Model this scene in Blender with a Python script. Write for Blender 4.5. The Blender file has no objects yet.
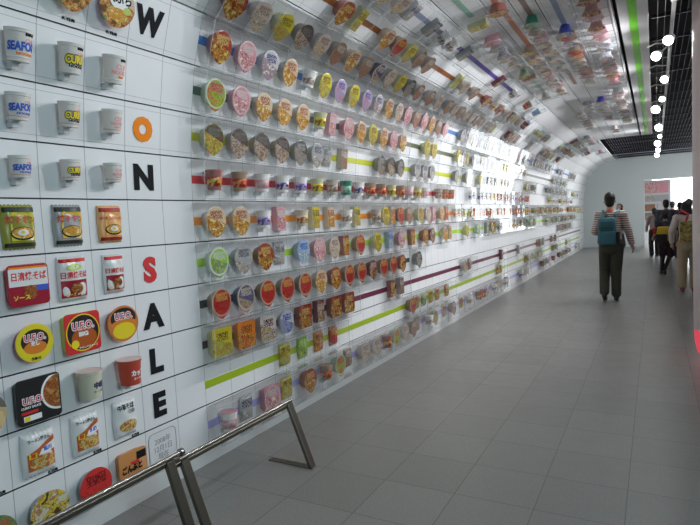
import bpy, bmesh, math, random
from mathutils import Vector, Matrix
random.seed(7)
SC = bpy.context.scene
COL = SC.collection
PI = math.pi

# ------------------------------------------------------------------ camera
cam_d = bpy.data.cameras.new('camera')
cam = bpy.data.objects.new('camera', cam_d)
COL.objects.link(cam)
cam_d.sensor_width = 36.0
cam_d.lens = 555.0 / 700.0 * 36.0
cam_d.clip_start = 0.05
cam.matrix_world = Matrix(((0.87609, 0.00656, 0.48211, 0.0),
                           (0.47978, 0.08730, -0.87304, 0.0),
                           (-0.04782, 0.99616, 0.07334, 1.5),
                           (0, 0, 0, 1)))
SC.camera = cam
# ------------------------------------------------------------------ world, light, exposure
w = bpy.data.worlds.new('world'); SC.world = w; w.use_nodes = True
w.node_tree.nodes['Background'].inputs[0].default_value = (0.80, 0.90, 1.0, 1)
w.node_tree.nodes['Background'].inputs[1].default_value = 0.45
SC.view_settings.view_transform = 'Standard'
SC.view_settings.look = 'None'
SC.view_settings.exposure = -0.07
SC.view_settings.gamma = 1.0
SC.view_settings.use_curve_mapping = False

def area(name, loc, size, sy, energy, col, aim=None):
    l = bpy.data.lights.new(name, 'AREA'); l.shape = 'RECTANGLE'; l.size = size; l.size_y = sy
    l.energy = energy; l.color = col
    o = bpy.data.objects.new(name, l); COL.objects.link(o); o.location = loc
    if aim is not None:
        o.rotation_euler = (Vector(aim) - Vector(loc)).to_track_quat('-Z', 'Y').to_euler()
    return o
CEIL = 3.44
area('fill_light', (2.35, 0.2, CEIL - .08), 0.9, 3.0, 150, (0.68, 0.92, 1.0), (-2.2, 2.4, 1.3))  # added out of view to brighten the near wall and its cups
# the walkway's middle is lit by the track spotlights and an added fill row, built further down
#area('fill_light', (1.7, 8.0, CEIL - .08), 0.9, 4.0, 260, (1.0, 0.95, 0.93), (-1.6, 8.0, 1.0))
area('fill_light', (1.7, 20.5, CEIL - .08), 0.9, 3.0, 170, (0.95, 1.0, 1.0), (-1.4, 24.0, 1.2))  # added just outside the frame to lift the grey end wall

# ------------------------------------------------------------------ materials
def new_mat(name):
    m = bpy.data.materials.new(name); m.use_nodes = True
    return m, m.node_tree.nodes, m.node_tree.links, m.node_tree.nodes['Principled BSDF']
_mc = {}
def mat(name, col, rough=0.5, metal=0.0, emit=0.0, spec=0.5):
    if name in _mc: return _mc[name]
    m, n, l, b = new_mat(name)
    b.inputs['Base Color'].default_value = (*col, 1)
    b.inputs['Roughness'].default_value = rough
    b.inputs['Metallic'].default_value = metal
    b.inputs['Specular IOR Level'].default_value = spec
    if emit:
        b.inputs['Emission Color'].default_value = (*col, 1)
        b.inputs['Emission Strength'].default_value = emit
    _mc[name] = m
    return m

def fr(n, l, src, period, offset, width, soft=0.0):
    """1 on a line of given width repeated every period along a scalar socket"""
    a = n.new('ShaderNodeMath'); a.operation = 'ADD'; a.inputs[1].default_value = -offset + period * 1000.5
    l.new(src, a.inputs[0])
    b = n.new('ShaderNodeMath'); b.operation = 'MODULO'; b.inputs[1].default_value = period
    l.new(a.outputs[0], b.inputs[0])
    c = n.new('ShaderNodeMath'); c.operation = 'SUBTRACT'; c.inputs[1].default_value = period / 2
    l.new(b.outputs[0], c.inputs[0])
    d = n.new('ShaderNodeMath'); d.operation = 'ABSOLUTE'; l.new(c.outputs[0], d.inputs[0])
    e = n.new('ShaderNodeMath'); e.operation = 'LESS_THAN'; e.inputs[1].default_value = width / 2
    l.new(d.outputs[0], e.inputs[0])
    return e.outputs[0]

def mixc(n, l, fac, a, b):
    m = n.new('ShaderNodeMix'); m.data_type = 'RGBA'
    for s, v in ((m.inputs[0], fac), (m.inputs[6], a), (m.inputs[7], b)):
        if isinstance(v, (tuple, list)): s.default_value = (*v[:3], 1)
        elif isinstance(v, (int, float)): s.default_value = v
        else: l.new(v, s)
    return m.outputs[2]

def panel_material():
    m, n, l, b = new_mat('white panel')
    tc = n.new('ShaderNodeTexCoord'); s = n.new('ShaderNodeSeparateXYZ'); l.new(tc.outputs['Object'], s.inputs[0])
    line = fr(n, l, s.outputs[1], 0.245, 1.598, 0.0035)
    no = n.new('ShaderNodeTexNoise'); no.inputs['Scale'].default_value = 1.2
    l.new(tc.outputs['Object'], no.inputs['Vector'])
    base = mixc(n, l, no.outputs[0], (0.72, 0.735, 0.75), (0.79, 0.80, 0.81))
    l.new(mixc(n, l, line, base, (0.33, 0.35, 0.36)), b.inputs['Base Color'])
    b.inputs['Roughness'].default_value = 0.5; b.inputs['Specular IOR Level'].default_value = .3
    return m
M_panel = panel_material()
M_gap = mat('dark gap', (0.03, 0.035, 0.04), 0.7)
M_white = mat('white paint', (0.72, 0.73, 0.74), 0.5)
M_grey_wall = mat('grey wall paint', (0.56, 0.60, 0.61), 0.6)

def floor_material():
    m, n, l, b = new_mat('grey stone tile')
    tc = n.new('ShaderNodeTexCoord'); s = n.new('ShaderNodeSeparateXYZ'); l.new(tc.outputs['Object'], s.inputs[0])
    lx = fr(n, l, s.outputs[0], 0.414, -0.137, 0.005)
    ly = fr(n, l, s.outputs[1], 0.3985, 3.195, 0.005)
    mx = n.new('ShaderNodeMath'); mx.operation = 'MAXIMUM'; l.new(lx, mx.inputs[0]); l.new(ly, mx.inputs[1])
    # per tile tone
    sx = n.new('ShaderNodeMath'); sx.operation = 'MULTIPLY_ADD'; sx.inputs[1].default_value = 1/0.414; sx.inputs[2].default_value = .137/.414
    sy = n.new('ShaderNodeMath'); sy.operation = 'MULTIPLY_ADD'; sy.inputs[1].default_value = 1/0.3985; sy.inputs[2].default_value = -3.195/.3985
    l.new(s.outputs[0], sx.inputs[0]); l.new(s.outputs[1], sy.inputs[0])
    fx = n.new('ShaderNodeMath'); fx.operation = 'FLOOR'; l.new(sx.outputs[0], fx.inputs[0])
    fy = n.new('ShaderNodeMath'); fy.operation = 'FLOOR'; l.new(sy.outputs[0], fy.inputs[0])
    cb = n.new('ShaderNodeCombineXYZ'); l.new(fx.outputs[0], cb.inputs[0]); l.new(fy.outputs[0], cb.inputs[1])
    wn = n.new('ShaderNodeTexWhiteNoise'); l.new(cb.outputs[0], wn.inputs['Vector'])
    no = n.new('ShaderNodeTexNoise'); no.inputs['Scale'].default_value = 95; no.inputs['Detail'].default_value = 4
    l.new(tc.outputs['Object'], no.inputs['Vector'])
    no2 = n.new('ShaderNodeTexNoise'); no2.inputs['Scale'].default_value = 9; no2.inputs['Detail'].default_value = 5
    l.new(tc.outputs['Object'], no2.inputs['Vector'])
    c1 = mixc(n, l, wn.outputs['Value'], (0.19, 0.188, 0.178), (0.215, 0.213, 0.203))
    rp = n.new('ShaderNodeValToRGB'); rp.color_ramp.elements[0].position = .35; rp.color_ramp.elements[1].position = .68
    rp.color_ramp.elements[0].color = (.84, .84, .84, 1); rp.color_ramp.elements[1].color = (1.12, 1.12, 1.12, 1)
    l.new(no.outputs[0], rp.inputs[0])
    mu = n.new('ShaderNodeMix'); mu.data_type = 'RGBA'; mu.blend_type = 'MULTIPLY'; mu.inputs[0].default_value = 1
    l.new(c1, mu.inputs[6]); l.new(rp.outputs[0], mu.inputs[7])
    c2 = mixc(n, l, mx.outputs[0], mu.outputs[2], (0.10, 0.10, 0.10))
    l.new(c2, b.inputs['Base Color'])
    mr = n.new('ShaderNodeMapRange'); mr.inputs[3].default_value = .30; mr.inputs[4].default_value = .46
    l.new(no2.outputs[0], mr.inputs[0]); l.new(mr.outputs[0], b.inputs['Roughness'])
    bp = n.new('ShaderNodeBump'); bp.inputs['Strength'].default_value = .06; bp.inputs['Distance'].default_value = .004
    l.new(no.outputs[0], bp.inputs['Height']); l.new(bp.outputs[0], b.inputs['Normal'])
    return m

def acrylic(name, tint, haze, minr):
    m = bpy.data.materials.new(name); m.use_nodes = True
    n = m.node_tree.nodes; l = m.node_tree.links; n.clear()
    out = n.new('ShaderNodeOutputMaterial'); mx = n.new('ShaderNodeMixShader'); mh = n.new('ShaderNodeMixShader')
    tr = n.new('ShaderNodeBsdfTransparent'); tr.inputs[0].default_value = (*tint, 1)
    gl = n.new('ShaderNodeBsdfGlossy'); gl.inputs['Roughness'].default_value = 0.03; gl.inputs[0].default_value = (1, 1, 1, 1)
    df = n.new('ShaderNodeBsdfDiffuse'); df.inputs[0].default_value = (.85, .87, .88, 1)
    fz = n.new('ShaderNodeFresnel'); fz.inputs[0].default_value = 1.49
    ad = n.new('ShaderNodeMath'); ad.operation = 'MULTIPLY_ADD'; ad.inputs[1].default_value = .62; ad.inputs[2].default_value = minr
    l.new(fz.outputs[0], ad.inputs[0])
    mh.inputs[0].default_value = haze
    l.new(tr.outputs[0], mh.inputs[1]); l.new(df.outputs[0], mh.inputs[2])
    l.new(ad.outputs[0], mx.inputs[0]); l.new(mh.outputs[0], mx.inputs[1]); l.new(gl.outputs[0], mx.inputs[2])
    l.new(mx.outputs[0], out.inputs[0])
    return m
M_acr = acrylic('clear acrylic', (.985, .99, .99), .009, .0)
M_acr_edge = acrylic('acrylic edge', (.95, .97, .97), .30, .03)

def print_mat(name, title, ink, food, split=0.0, vert=1, scale=34, rough=.25, rim=None):
    """a printed package face: a title band over a picture of the food, both fixed to the package"""
    m, n, l, b = new_mat(name)
    tc = n.new('ShaderNodeTexCoord'); s = n.new('ShaderNodeSeparateXYZ'); l.new(tc.outputs['Object'], s.inputs[0])
    no = n.new('ShaderNodeTexNoise'); no.inputs['Scale'].default_value = scale; no.inputs['Detail'].default_value = 4
    no.inputs['Distortion'].default_value = .5
    oi = n.new('ShaderNodeObjectInfo'); sh = n.new('ShaderNodeVectorMath'); sh.operation = 'ADD'
    mo = n.new('ShaderNodeMath'); mo.operation = 'MULTIPLY'; mo.inputs[1].default_value = 9.0
    l.new(oi.outputs['Random'], mo.inputs[0]); l.new(mo.outputs[0], sh.inputs[1]); l.new(tc.outputs['Object'], sh.inputs[0])
    l.new(sh.outputs[0], no.inputs['Vector'])
    rp = n.new('ShaderNodeValToRGB'); rp.color_ramp.interpolation = 'LINEAR'
    els = rp.color_ramp.elements
    while len(els) < len(food): els.new(.5)
    for i, c in enumerate(food):
        els[i].position = .40 + .20 * i / (len(food) - 1)
        els[i].color = (*c, 1)
    l.new(no.outputs[0], rp.inputs[0])
    # title strokes: rows of blocky marks inside the band
    mp = n.new('ShaderNodeMapping'); mp.inputs['Scale'].default_value = (1.0, .8, 1.0); l.new(tc.outputs['Object'], mp.inputs[0])
    vo = n.new('ShaderNodeTexVoronoi'); vo.feature = 'DISTANCE_TO_EDGE'; vo.inputs['Scale'].default_value = 74
    l.new(mp.outputs[0], vo.inputs['Vector'])
    gt = n.new('ShaderNodeMath'); gt.operation = 'LESS_THAN'; gt.inputs[1].default_value = .16; l.new(vo.outputs['Distance'], gt.inputs[0])
    band = fr(n, l, s.outputs[vert], .40, .200 + .036, .046) if split < 5 else None
    if band is not None:
        xa = n.new('ShaderNodeMath'); xa.operation = 'ABSOLUTE'; l.new(s.outputs[0], xa.inputs[0])
        xl = n.new('ShaderNodeMath'); xl.operation = 'LESS_THAN'; xl.inputs[1].default_value = .055; l.new(xa.outputs[0], xl.inputs[0])
        m1 = n.new('ShaderNodeMath'); m1.operation = 'MULTIPLY'; l.new(gt.outputs[0], m1.inputs[0]); l.new(xl.outputs[0], m1.inputs[1])
        bd = n.new('ShaderNodeMath'); bd.operation = 'SUBTRACT'; bd.inputs[1].default_value = .036; l.new(s.outputs[vert], bd.inputs[0])
        ba = n.new('ShaderNodeMath'); ba.operation = 'ABSOLUTE'; l.new(bd.outputs[0], ba.inputs[0])
        bl = n.new('ShaderNodeMath'); bl.operation = 'LESS_THAN'; bl.inputs[1].default_value = .027; l.new(ba.outputs[0], bl.inputs[0])
        m2 = n.new('ShaderNodeMath'); m2.operation = 'MULTIPLY'; l.new(m1.outputs[0], m2.inputs[0]); l.new(bl.outputs[0], m2.inputs[1])
        stroke = m2.outputs[0]
    else: stroke = gt.outputs[0]
    tint = mixc(n, l, .22 if split < 5 else 0.0, title, rp.outputs[0])
    tcol = mixc(n, l, stroke, tint, ink)
    wv = n.new('ShaderNodeMath'); wv.operation = 'MULTIPLY_ADD'; wv.inputs[1].default_value = .35
    l.new(s.outputs[0], wv.inputs[0]); l.new(s.outputs[vert], wv.inputs[2])
    g2 = n.new('ShaderNodeMath'); g2.operation = 'GREATER_THAN'; g2.inputs[1].default_value = split; l.new(wv.outputs[0], g2.inputs[0])
    col = mixc(n, l, g2.outputs[0], rp.outputs[0], tcol)
    if rim is not None:
        ln = n.new('ShaderNodeCombineXYZ'); l.new(s.outputs[0], ln.inputs[0]); l.new(s.outputs[vert], ln.inputs[1])
        le = n.new('ShaderNodeVectorMath'); le.operation = 'LENGTH'; l.new(ln.outputs[0], le.inputs[0])
        g3 = n.new('ShaderNodeMath'); g3.operation = 'GREATER_THAN'; g3.inputs[1].default_value = .080; l.new(le.outputs['Value'], g3.inputs[0])
        g4 = n.new('ShaderNodeMath'); g4.operation = 'LESS_THAN'; g4.inputs[1].default_value = .092; l.new(le.outputs['Value'], g4.inputs[0])
        mm = n.new('ShaderNodeMath'); mm.operation = 'MULTIPLY'; l.new(g3.outputs[0], mm.inputs[0]); l.new(g4.outputs[0], mm.inputs[1])
        col = mixc(n, l, mm.outputs[0], col, rim)
    l.new(col, b.inputs['Base Color'])
    b.inputs['Roughness'].default_value = rough
    return m

# ------------------------------------------------------------------ object helpers
def smooth(me, on=True):
    me.polygons.foreach_set('use_smooth', [on] * len(me.polygons))
def mk(name, bm, mats, parent=None, sm=False, auto=False):
    me = bpy.data.meshes.new(name)
    bmesh.ops.recalc_face_normals(bm, faces=bm.faces)
    bm.to_mesh(me); bm.free()
    if not isinstance(mats, (list, tuple)): mats = [mats]
    for q in mats: me.materials.append(q)
    if sm: smooth(me)
    if auto: me.set_sharp_from_angle(angle=math.radians(35))
    o = bpy.data.objects.new(name, me); COL.objects.link(o)
    if parent is not None: o.parent = parent
    return o
def mk_raw(name, bm, mats, parent=None, sm=False):
    me = bpy.data.meshes.new(name); bm.to_mesh(me); bm.free()
    if not isinstance(mats, (list, tuple)): mats = [mats]
    for q in mats: me.materials.append(q)
    if sm: smooth(me)
    o = bpy.data.objects.new(name, me); COL.objects.link(o)
    if parent is not None: o.parent = parent
    return o
def tag(o, label=None, cat=None, group=None, kind=None):
    if label: o['label'] = label
    if cat: o['category'] = cat
    if group: o['group'] = group
    if kind: o['kind'] = kind
    return o
def empty(name, loc=(0, 0, 0)):
    o = bpy.data.objects.new(name, None); COL.objects.link(o); o.location = loc; o.empty_display_size = .05
    return o
def struct(name, bm, m, **k):
    o = mk(name, bm, m, **k); o['kind'] = 'structure'; return o
def box(bm, a, b, mi=0):
    x0, y0, z0 = a; x1, y1, z1 = b
    v = [bm.verts.new(p) for p in ((x0,y0,z0),(x1,y0,z0),(x1,y1,z0),(x0,y1,z0),(x0,y0,z1),(x1,y0,z1),(x1,y1,z1),(x0,y1,z1))]
    for f in ((0,3,2,1),(4,5,6,7),(0,1,5,4),(1,2,6,5),(2,3,7,6),(3,0,4,7)):
        q = bm.faces.new([v[i] for i in f]); q.material_index = mi
    return v
def bevel(bm, w, seg=2):
    bmesh.ops.bevel(bm, geom=list(bm.edges), offset=w, segments=seg, affect='EDGES', profile=.6)
def loft(bm, rings, mi=0, cap0=True, cap1=True):
    R = [[bm.verts.new(p) for p in r] for r in rings]; n = len(R[0])
    for a, b in zip(R, R[1:]):
        for i in range(n):
            j = (i + 1) % n
            f = bm.faces.new((a[i], a[j], b[j], b[i])); f.material_index = mi
    if cap0: f = bm.faces.new(R[0][::-1]); f.material_index = mi
    if cap1: f = bm.faces.new(R[-1]); f.material_index = mi
    return R
def tube(bm, pts, r, seg=10, mi=0):
    pts = [Vector(p) for p in pts]; rings = []
    rs = r if isinstance(r, (list, tuple)) else [r] * len(pts)
    ref = None
    for i, p in enumerate(pts):
        d = (pts[min(i+1, len(pts)-1)] - pts[max(i-1, 0)]).normalized()
        if ref is None: ref = d.orthogonal().normalized()
        u = (ref - d * ref.dot(d)).normalized(); v = d.cross(u); ref = u
        rings.append([p + (u * math.cos(2*PI*k/seg) + v * math.sin(2*PI*k/seg)) * rs[i] for k in range(seg)])
    loft(bm, rings, mi)
def text_bm(s, size, bold=0.0, extrude=0.0004, font_sx=1.0):
    c = bpy.data.curves.new('t', 'FONT'); c.body = s; c.size = size; c.align_x = 'CENTER'; c.align_y = 'CENTER'
    c.offset = bold * size; c.extrude = extrude; c.resolution_u = 3; c.space_line = .95
    o = bpy.data.objects.new('t', c); COL.objects.link(o)
    dg = bpy.context.evaluated_depsgraph_get()
    me = bpy.data.meshes.new_from_object(o.evaluated_get(dg))
    bm = bmesh.new(); bm.from_mesh(me)
    bpy.data.objects.remove(o); bpy.data.curves.remove(c); bpy.data.meshes.remove(me)
    for v in bm.verts: v.co.x *= font_sx
    return bm
def text_on(s, size, m, parent, x, y, z, bold=0.0, sx=1.0, name='printed_text', rot=0.0):
    bm = text_bm(s, size, bold, font_sx=sx)
    if rot: bmesh.ops.rotate(bm, verts=bm.verts, cent=(0,0,0), matrix=Matrix.Rotation(rot, 3, 'Z'))
    bmesh.ops.translate(bm, verts=bm.verts, vec=(x, y, z))
    return mk_raw(name, bm, m, parent)
def copy_tree(o, parent=None):
    c = o.copy(); COL.objects.link(c)
    c.parent = parent
    for ch in o.children: copy_tree(ch, c)
    return c

# ------------------------------------------------------------------ the curved display wall: cross-section from the floor to over the walkway
PROF = [(-2.52, -1.39), (-2.52, -1.124), (-2.52, -0.866), (-2.52, -0.61), (-2.52, -0.345), (-2.52, -0.082),
        (-2.52, 0.177), (-2.51, 0.4375), (-2.48, 0.703), (-2.43, 0.985), (-2.335, 1.272), (-2.134, 1.485),
        (-1.902, 1.668), (-1.62, 1.798), (-1.313, 1.852), (-1.117, 1.866), (-0.916, 1.87), (-0.65, 1.87), (-0.338, 1.87)]
PROF = [(x, z + 1.5) for x, z in PROF]
Y0, YE, YT = -1.5, 24.2, 16.4
def row_frame(k):
    a = Vector((PROF[k][0], 0, PROF[k][1])); b = Vector((PROF[k+1][0], 0, PROF[k+1][1]))
    t = (b - a); L = t.length; t.normalize(); nrm = Vector((t.z, 0, -t.x))
    return (a + b) / 2, t, nrm, L
def row_matrix(k, Y, v=0.0, wo=0.0):
    c, t, nrm, L = row_frame(k)
    p = c + t * v + nrm * wo; p.y = Y
    return Matrix(((0, t.x, nrm.x, p.x), (1, 0, 0, p.y), (0, t.z, nrm.z, p.z), (0, 0, 0, 1)))

def wall_shell(k0, k1, y0, y1, name):
    bm = bmesh.new(); g = .0036
    def quad(p, q, mi):
        f = bm.faces.new([bm.verts.new((p[0], y0, p[1])), bm.verts.new((p[0], y1, p[1])),
                          bm.verts.new((q[0], y1, q[1])), bm.verts.new((q[0], y0, q[1]))]); f.material_index = mi
    for k in range(k0, k1):
        c, t, nn, L = row_frame(k)
        def P(v, wv): q = c + t * v + nn * wv; return (q.x, q.z)
        h = L / 2
        marks = [-h + g, h - g]
        if k >= 7: marks = [-h + g, -h + .030, -h + .0318, h - .0318, h - .030, h - g]
        quad(P(-h, -.012), P(-h + g, -.012), 1); quad(P(h - g, -.012), P(h, -.012), 1)
        quad(P(-h + g, -.012), P(-h + g, 0), 1); quad(P(h - g, 0), P(h - g, -.012), 1)
        for i, (a, b_) in enumerate(zip(marks, marks[1:])):
            quad(P(a, 0), P(b_, 0), 2 if i in (1, 3) and len(marks) == 6 else 0)
    # back and ends give the shell its thickness
    T = .05
    outer = [];
    for k in range(k0, k1 + 1):
        c, t, nn, L = row_frame(min(k, k1 - 1)); x, z = PROF[k]
        outer.append((x - nn.x * T, z - nn.z * T))
    inner = [PROF[k] for k in range(k0, k1 + 1)]
    for p, q in zip(outer, outer[1:]): quad(q, p, 3)
    quad(inner[-1], outer[-1], 3); quad(outer[0], inner[0], 3)
    for yy in (y0, y1):
        for i in range(len(inner) - 1):
            f = bm.faces.new([bm.verts.new((p[0], yy, p[1])) for p in (inner[i], inner[i+1], outer[i+1], outer[i])]); f.material_index = 3
    me = bpy.data.meshes.new(name); bm.to_mesh(me); bm.free()
    for q in (M_panel, M_gap, mat('seam grey', (.28, .30, .31), .5), M_white): me.materials.append(q)
    o = bpy.data.objects.new(name, me); COL.objects.link(o); o['kind'] = 'structure'
    return o
wall_shell(0, 14, Y0, YE, 'wall_left')
wall_shell(14, 18, Y0, YT, 'ceiling_display')['kind'] = 'structure'
bm = bmesh.new(); box(bm, (-2.57, Y0, 0), (-2.517, YE, .108)); struct('baseboard_left', bm, mat('plinth white', (.62, .63, .63), .35))

# floor
bm = bmesh.new(); box(bm, (-2.6, Y0, -.05), (3.1, 30.2, 0)); struct('floor', bm, floor_material())
bm = bmesh.new(); box(bm, (3.1, YE + .15, -.05), (7.1, 30.2, 0)); struct('floor_far', bm, M_white)
# louvred dark ceiling
bm = bmesh.new(); box(bm, (-2.6, Y0, 3.62), (3.1, YE + .1, 3.67)); struct('ceiling', bm, mat('black ceiling void', (.012, .012, .016), .9))
bm = bmesh.new()
x = -1.22
while x < 3.0:
    box(bm, (x, (Y0 if x > -.02 else YT + .05), CEIL), (x + .004, YE, CEIL + .03)); x += .066
y = Y0 + .1
while y < YE:
    box(bm, (-.02 if y < YT + .1 else -1.22, y, CEIL - .004), (3.0, y + .02, CEIL + .034)); y += .9
bm2 = bm
struct('trim_1', bm2, mat('louvre metal', (.055, .05, .08), .45, .3))
# right wall, end wall with doorway, the bright room beyond
bm = bmesh.new(); box(bm, (2.9, Y0, 0), (3.0, YE, 3.6)); struct('wall_right', bm, mat('right wall paint', (.66, .65, .65), .6))
bm = bmesh.new(); box(bm, (-2.6, Y0 - .1, 0), (3.0, Y0, 3.6)); struct('wall_back', bm, mat('back wall paint', (.35, .35, .36), .7))
DL, DR, DH = -.345, 2.75, 2.54
bm = bmesh.new()
box(bm, (-2.6, YE, 0), (DL, YE + .15, 3.6)); box(bm, (DR, YE, 0), (7.1, YE + .15, 3.6)); box(bm, (DL, YE, DH), (DR, YE + .15, 3.6))
struct('wall_end', bm, M_grey_wall)
bm = bmesh.new()
for a, b in (((DL - .03, YE - .012, 0), (DL, YE + .15, DH + .03)), ((DR, YE - .012, 0), (DR + .03, YE + .15, DH + .03)), ((DL, YE - .012, DH), (DR, YE + .15, DH + .03))): box(bm, a, b)
struct('door_1', bm, mat('door frame white', (.75, .76, .76), .4))
bm = bmesh.new()
box(bm, (-2.6, 30.2, 0), (7.1, 30.3, 3.6)); struct('wall_far', bm, M_white)
bm = bmesh.new(); box(bm, (-2.6, YE + .15, 2.9), (7.1, 30.2, 3.0)); struct('ceiling_far', bm, M_white)
bm = bmesh.new(); box(bm, (-2.6, YE + .15, 0), (-2.5, 30.2, 2.9)); struct('wall_far_left', bm, M_white)
bm = bmesh.new(); box(bm, (7.0, YE + .15, 0), (7.1, 30.2, 2.9)); struct('wall_far_right', bm, M_white)
bm = bmesh.new(); box(bm, (-.1, 30.14, .12), (6.9, 30.19, 2.86)); struct('window_1', bm, mat('daylight glazing', (.93, .97, 1.0), .4, 0, 4.2))
area('fill_light', (1.0, 27.0, 2.88), 2.0, 3.0, 220, (1, 1, 1), (1.0, 25.8, 0))

# stripes that run along each row behind the packages
STRIPE = {0: [((.45, .42, .80), 2.577, 22.5)], 1: [((.33, .45, .01), 2.577, 22.5)],
          2: [((.075, .03, .03), 2.577, 4.5), ((.13, .012, .045), 4.5, 22.8)], 3: [((.02, .03, .03), 2.577, 6.0)],
          4: [((.42, .72, .05), 2.577, 22.0)], 5: [((.90, .32, .02), 2.577, 22.5)], 6: [((.60, .03, .04), 2.577, 7.6)],
          7: [((.55, .58, .02), 2.577, 8.0)], 8: [((.06, .12, .09), 2.577, 5.2), ((.11, .13, .07), 5.2, 19.0)],
          9: [((.03, .20, .62), 2.577, 4.6), ((.10, .22, .50), 4.6, 19.0)], 10: [((.25, .33, .48), 2.5, 8.0)],
          11: [((.30, .10, .03), 3.0, 9.0)], 12: [((.25, .27, .38), 3.0, 5.3), ((.09, .06, .30), 5.3, 8.6)],
          13: [((.28, .48, .38), 3.6, 5.2), ((.35, .5, .45), 7.0, 9.5)], 14: [((.62, .25, .15), 4.9, 7.0)],
          15: [((.35, .25, .22), 4.5, 9.0)], 16: [((.25, .32, .5), 4.5, 6.4)]}
sn = 2
for k, segs in STRIPE.items():
    c, t, nn, L = row_frame(k)
    for col, ya, yb in segs:
        bm = bmesh.new()
        vs = []
        for yy in (ya, yb):
            vs.append([(c + t * v + nn * wv + Vector((0, yy, 0))) for v, wv in ((-.025, -.001), (-.025, .002), (.025, .002), (.025, -.001))])
        loft(bm, vs)
        struct('trim_%d' % sn, bm, mat('stripe %d %.2f' % (k, ya), col, .4)); sn += 1

# hanging strip panel with green stripe beside the overhead display
hp = empty('hanging_panel', (-.175, 6, CEIL - .065))
tag(hp, 'glossy white ceiling strip panel with a bright green stripe beside the dark louvres', 'panel')
bm = bmesh.new(); box(bm, (-.125, Y0 - 6 + .5, -.012), (.13, YT - 6.02, .012)); bevel(bm, .003, 1); mk('board', bm, mat('gloss white board', (.82, .82, .83), .12), hp)
bm = bmesh.new(); box(bm, (-.037, Y0 - 6 + .5, -.0145), (.037, YT - 6.02, -.0118)); mk('green_stripe', bm, mat('green stripe', (.22, .80, .02), .2), hp)
for yy in (-3.5, 0, 3.5, 7.0):
    bm = bmesh.new(); tube(bm, [(.09, yy, .012), (.09, yy, .32)], .006, 8); mk('hanger_rod', bm, mat('bright steel', (.6, .6, .62), .25, 1), hp)

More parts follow.
